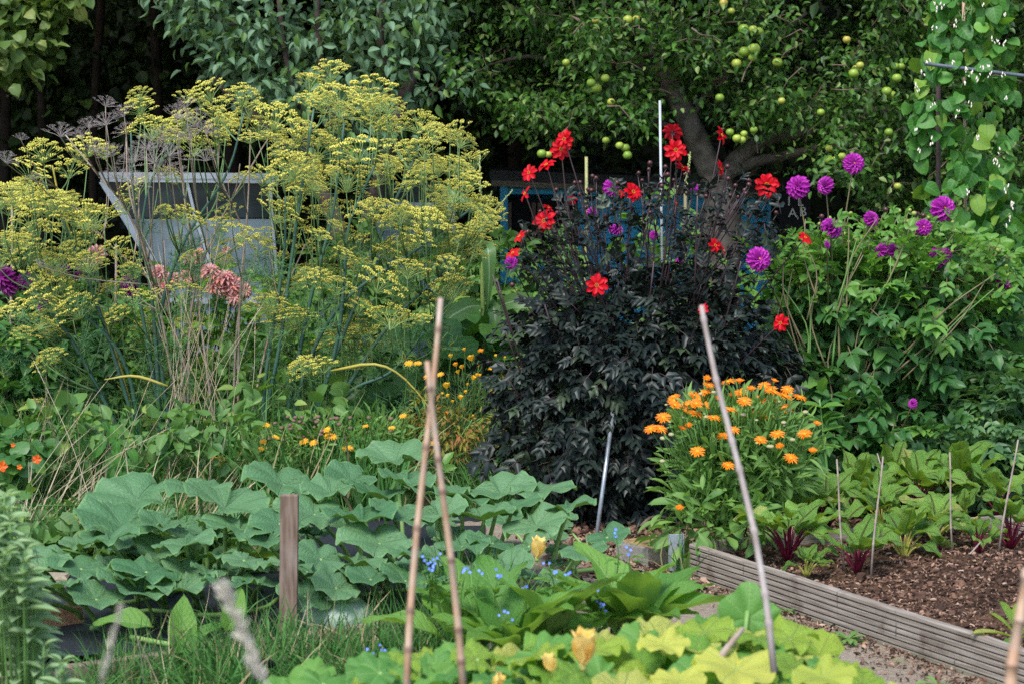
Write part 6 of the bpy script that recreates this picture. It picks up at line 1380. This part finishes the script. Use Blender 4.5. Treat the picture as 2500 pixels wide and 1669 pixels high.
# bindweed on the grass, weeds by the path, seedling
bw = thing('bindweed', 'bright green bindweed with pointed leaves climbing a grass stem left of the pumpkins', 'bindweed', GD(250, 1130))
g = Geo(); tube(g, smooth_poly([GD(262, 1130), PD(262, 1060, 9.0), PD(245, 1000, 9.0), PD(228, 920, 9.0)], 10), .002, 5); part('stem', g, M['stem_dark'], bw)
for (x, y) in [(240, 965), (262, 975), (258, 985), (268, 1005), (240, 1010), (262, 1030), (250, 1045), (272, 1055), (290, 1050), (258, 1070), (245, 1060), (230, 1020), (300, 1030), (285, 1075)]:
    child('leaf', R.choice(bnm), bw, frame(PD(x, y, 8.8), (U(-.5, .7), -.2, -1), (U(-.3, .3), -1, .3), U(.06, .10), U(.035, .055)))
def small_rosette(q, n, L, lab, nm='weed', mat=M['cale'], W=.3, el=(.1, .6)):
    o = thing(nm, lab, 'weed', q); me = make_mesh('leaf', leaf(W, 6, 'spat', .2, .6, wave=.04, cols=2, ser=.08), mat)
    for i in range(n):
        az = 6.28 * i / n + U(-.3, .3); e = U(*el); child('leaf', me, o, frame(q, (math.cos(az) * math.cos(e), math.sin(az) * math.cos(e), math.sin(e)), (0, 0, 1), L * U(.7, 1.2)))
small_rosette(G(2072, 1560, .02), 11, .07, 'flat green weed at the foot of the deck board, middle of the path edge')
small_rosette(G(1920, 1492, .02), 7, .05, 'tiny pale weed against the deck board left of the flat one')
small_rosette(G(1688, 1432, .02), 9, .06, 'small round leaved weed at the left end of the deck board', W=.6)
small_rosette(G(2192, 1612, .02), 5, .03, 'very small weed on the sandy path right of the flat one')
small_rosette(G(2290, 1672, .02), 6, .07, 'weed with blunt leaves at the bottom edge of the path')
small_rosette(G(2485, 1560, .12), 9, .15, 'broad leaved young plant at the right end of the bed behind the blurred cane', 'seedling', M['cour'], .26, (.3, 1.3))
small_rosette(G(2378, 1700, .02), 6, .05, 'weed with toothed leaves at the foot of the board near the right corner')
g = Geo(); c = GD(1290, 1325, .03)
for i in range(5): leaf(.7, 3, 'petal', .2, .2, g=g, m4=frame(c, (math.cos(i * 1.257), math.sin(i * 1.257), .3), (0, 0, 1), .03))
solo('fallen_flower', g, M['pink'] if False else plain('fallen_petal', (.65, .02, .10), None, .5), 'fallen crimson bloom lying on the soil below the squash flower', 'flower')
g = Geo(); tube(g, smooth_poly([PD(560, 1590, 5.7), PD(600, 1520, 5.75), PD(640, 1545, 5.8), PD(620, 1600, 5.8)], 14), .013, 8); solo('hose', g, m_black, 'black hose end lying in the foreground grass', 'hose')
def fill_soil():
    for (nm, n, reg, L) in [('ground_cover', 1500, ((-3.4, 3.6), (9.4, 12.5)), (.08, .2))]:
        pts = np.array([(U(*reg[0]), U(*reg[1]), U(.02, .28)) for _ in range(n)]); ax = NR.normal(0, .8, (n, 3)); nn = NR.normal(0, .4, (n, 3)); nn[:, 2] += 1
        g = Geo(); g.batch(L_DA[1], frames(pts, ax, nn, NR.uniform(*L, n)), NR.random(n)); solo(nm, g, [M['dahl'], M['stem']], kind='stuff')
    n = 1300; pts = np.array([(U(-2.6, -.95), U(7.7, 9.1), U(.01, .12)) for _ in range(n)]); ax = NR.normal(0, .8, (n, 3)); nn = NR.normal(0, .4, (n, 3)); nn[:, 2] += 1
    g = Geo(); g.batch(L_BN[0], frames(pts, ax, nn, NR.uniform(.04, .10, n)), NR.random(n)); solo('ground_cover', g, M['shrub_l'], kind='stuff')
fill_soil()
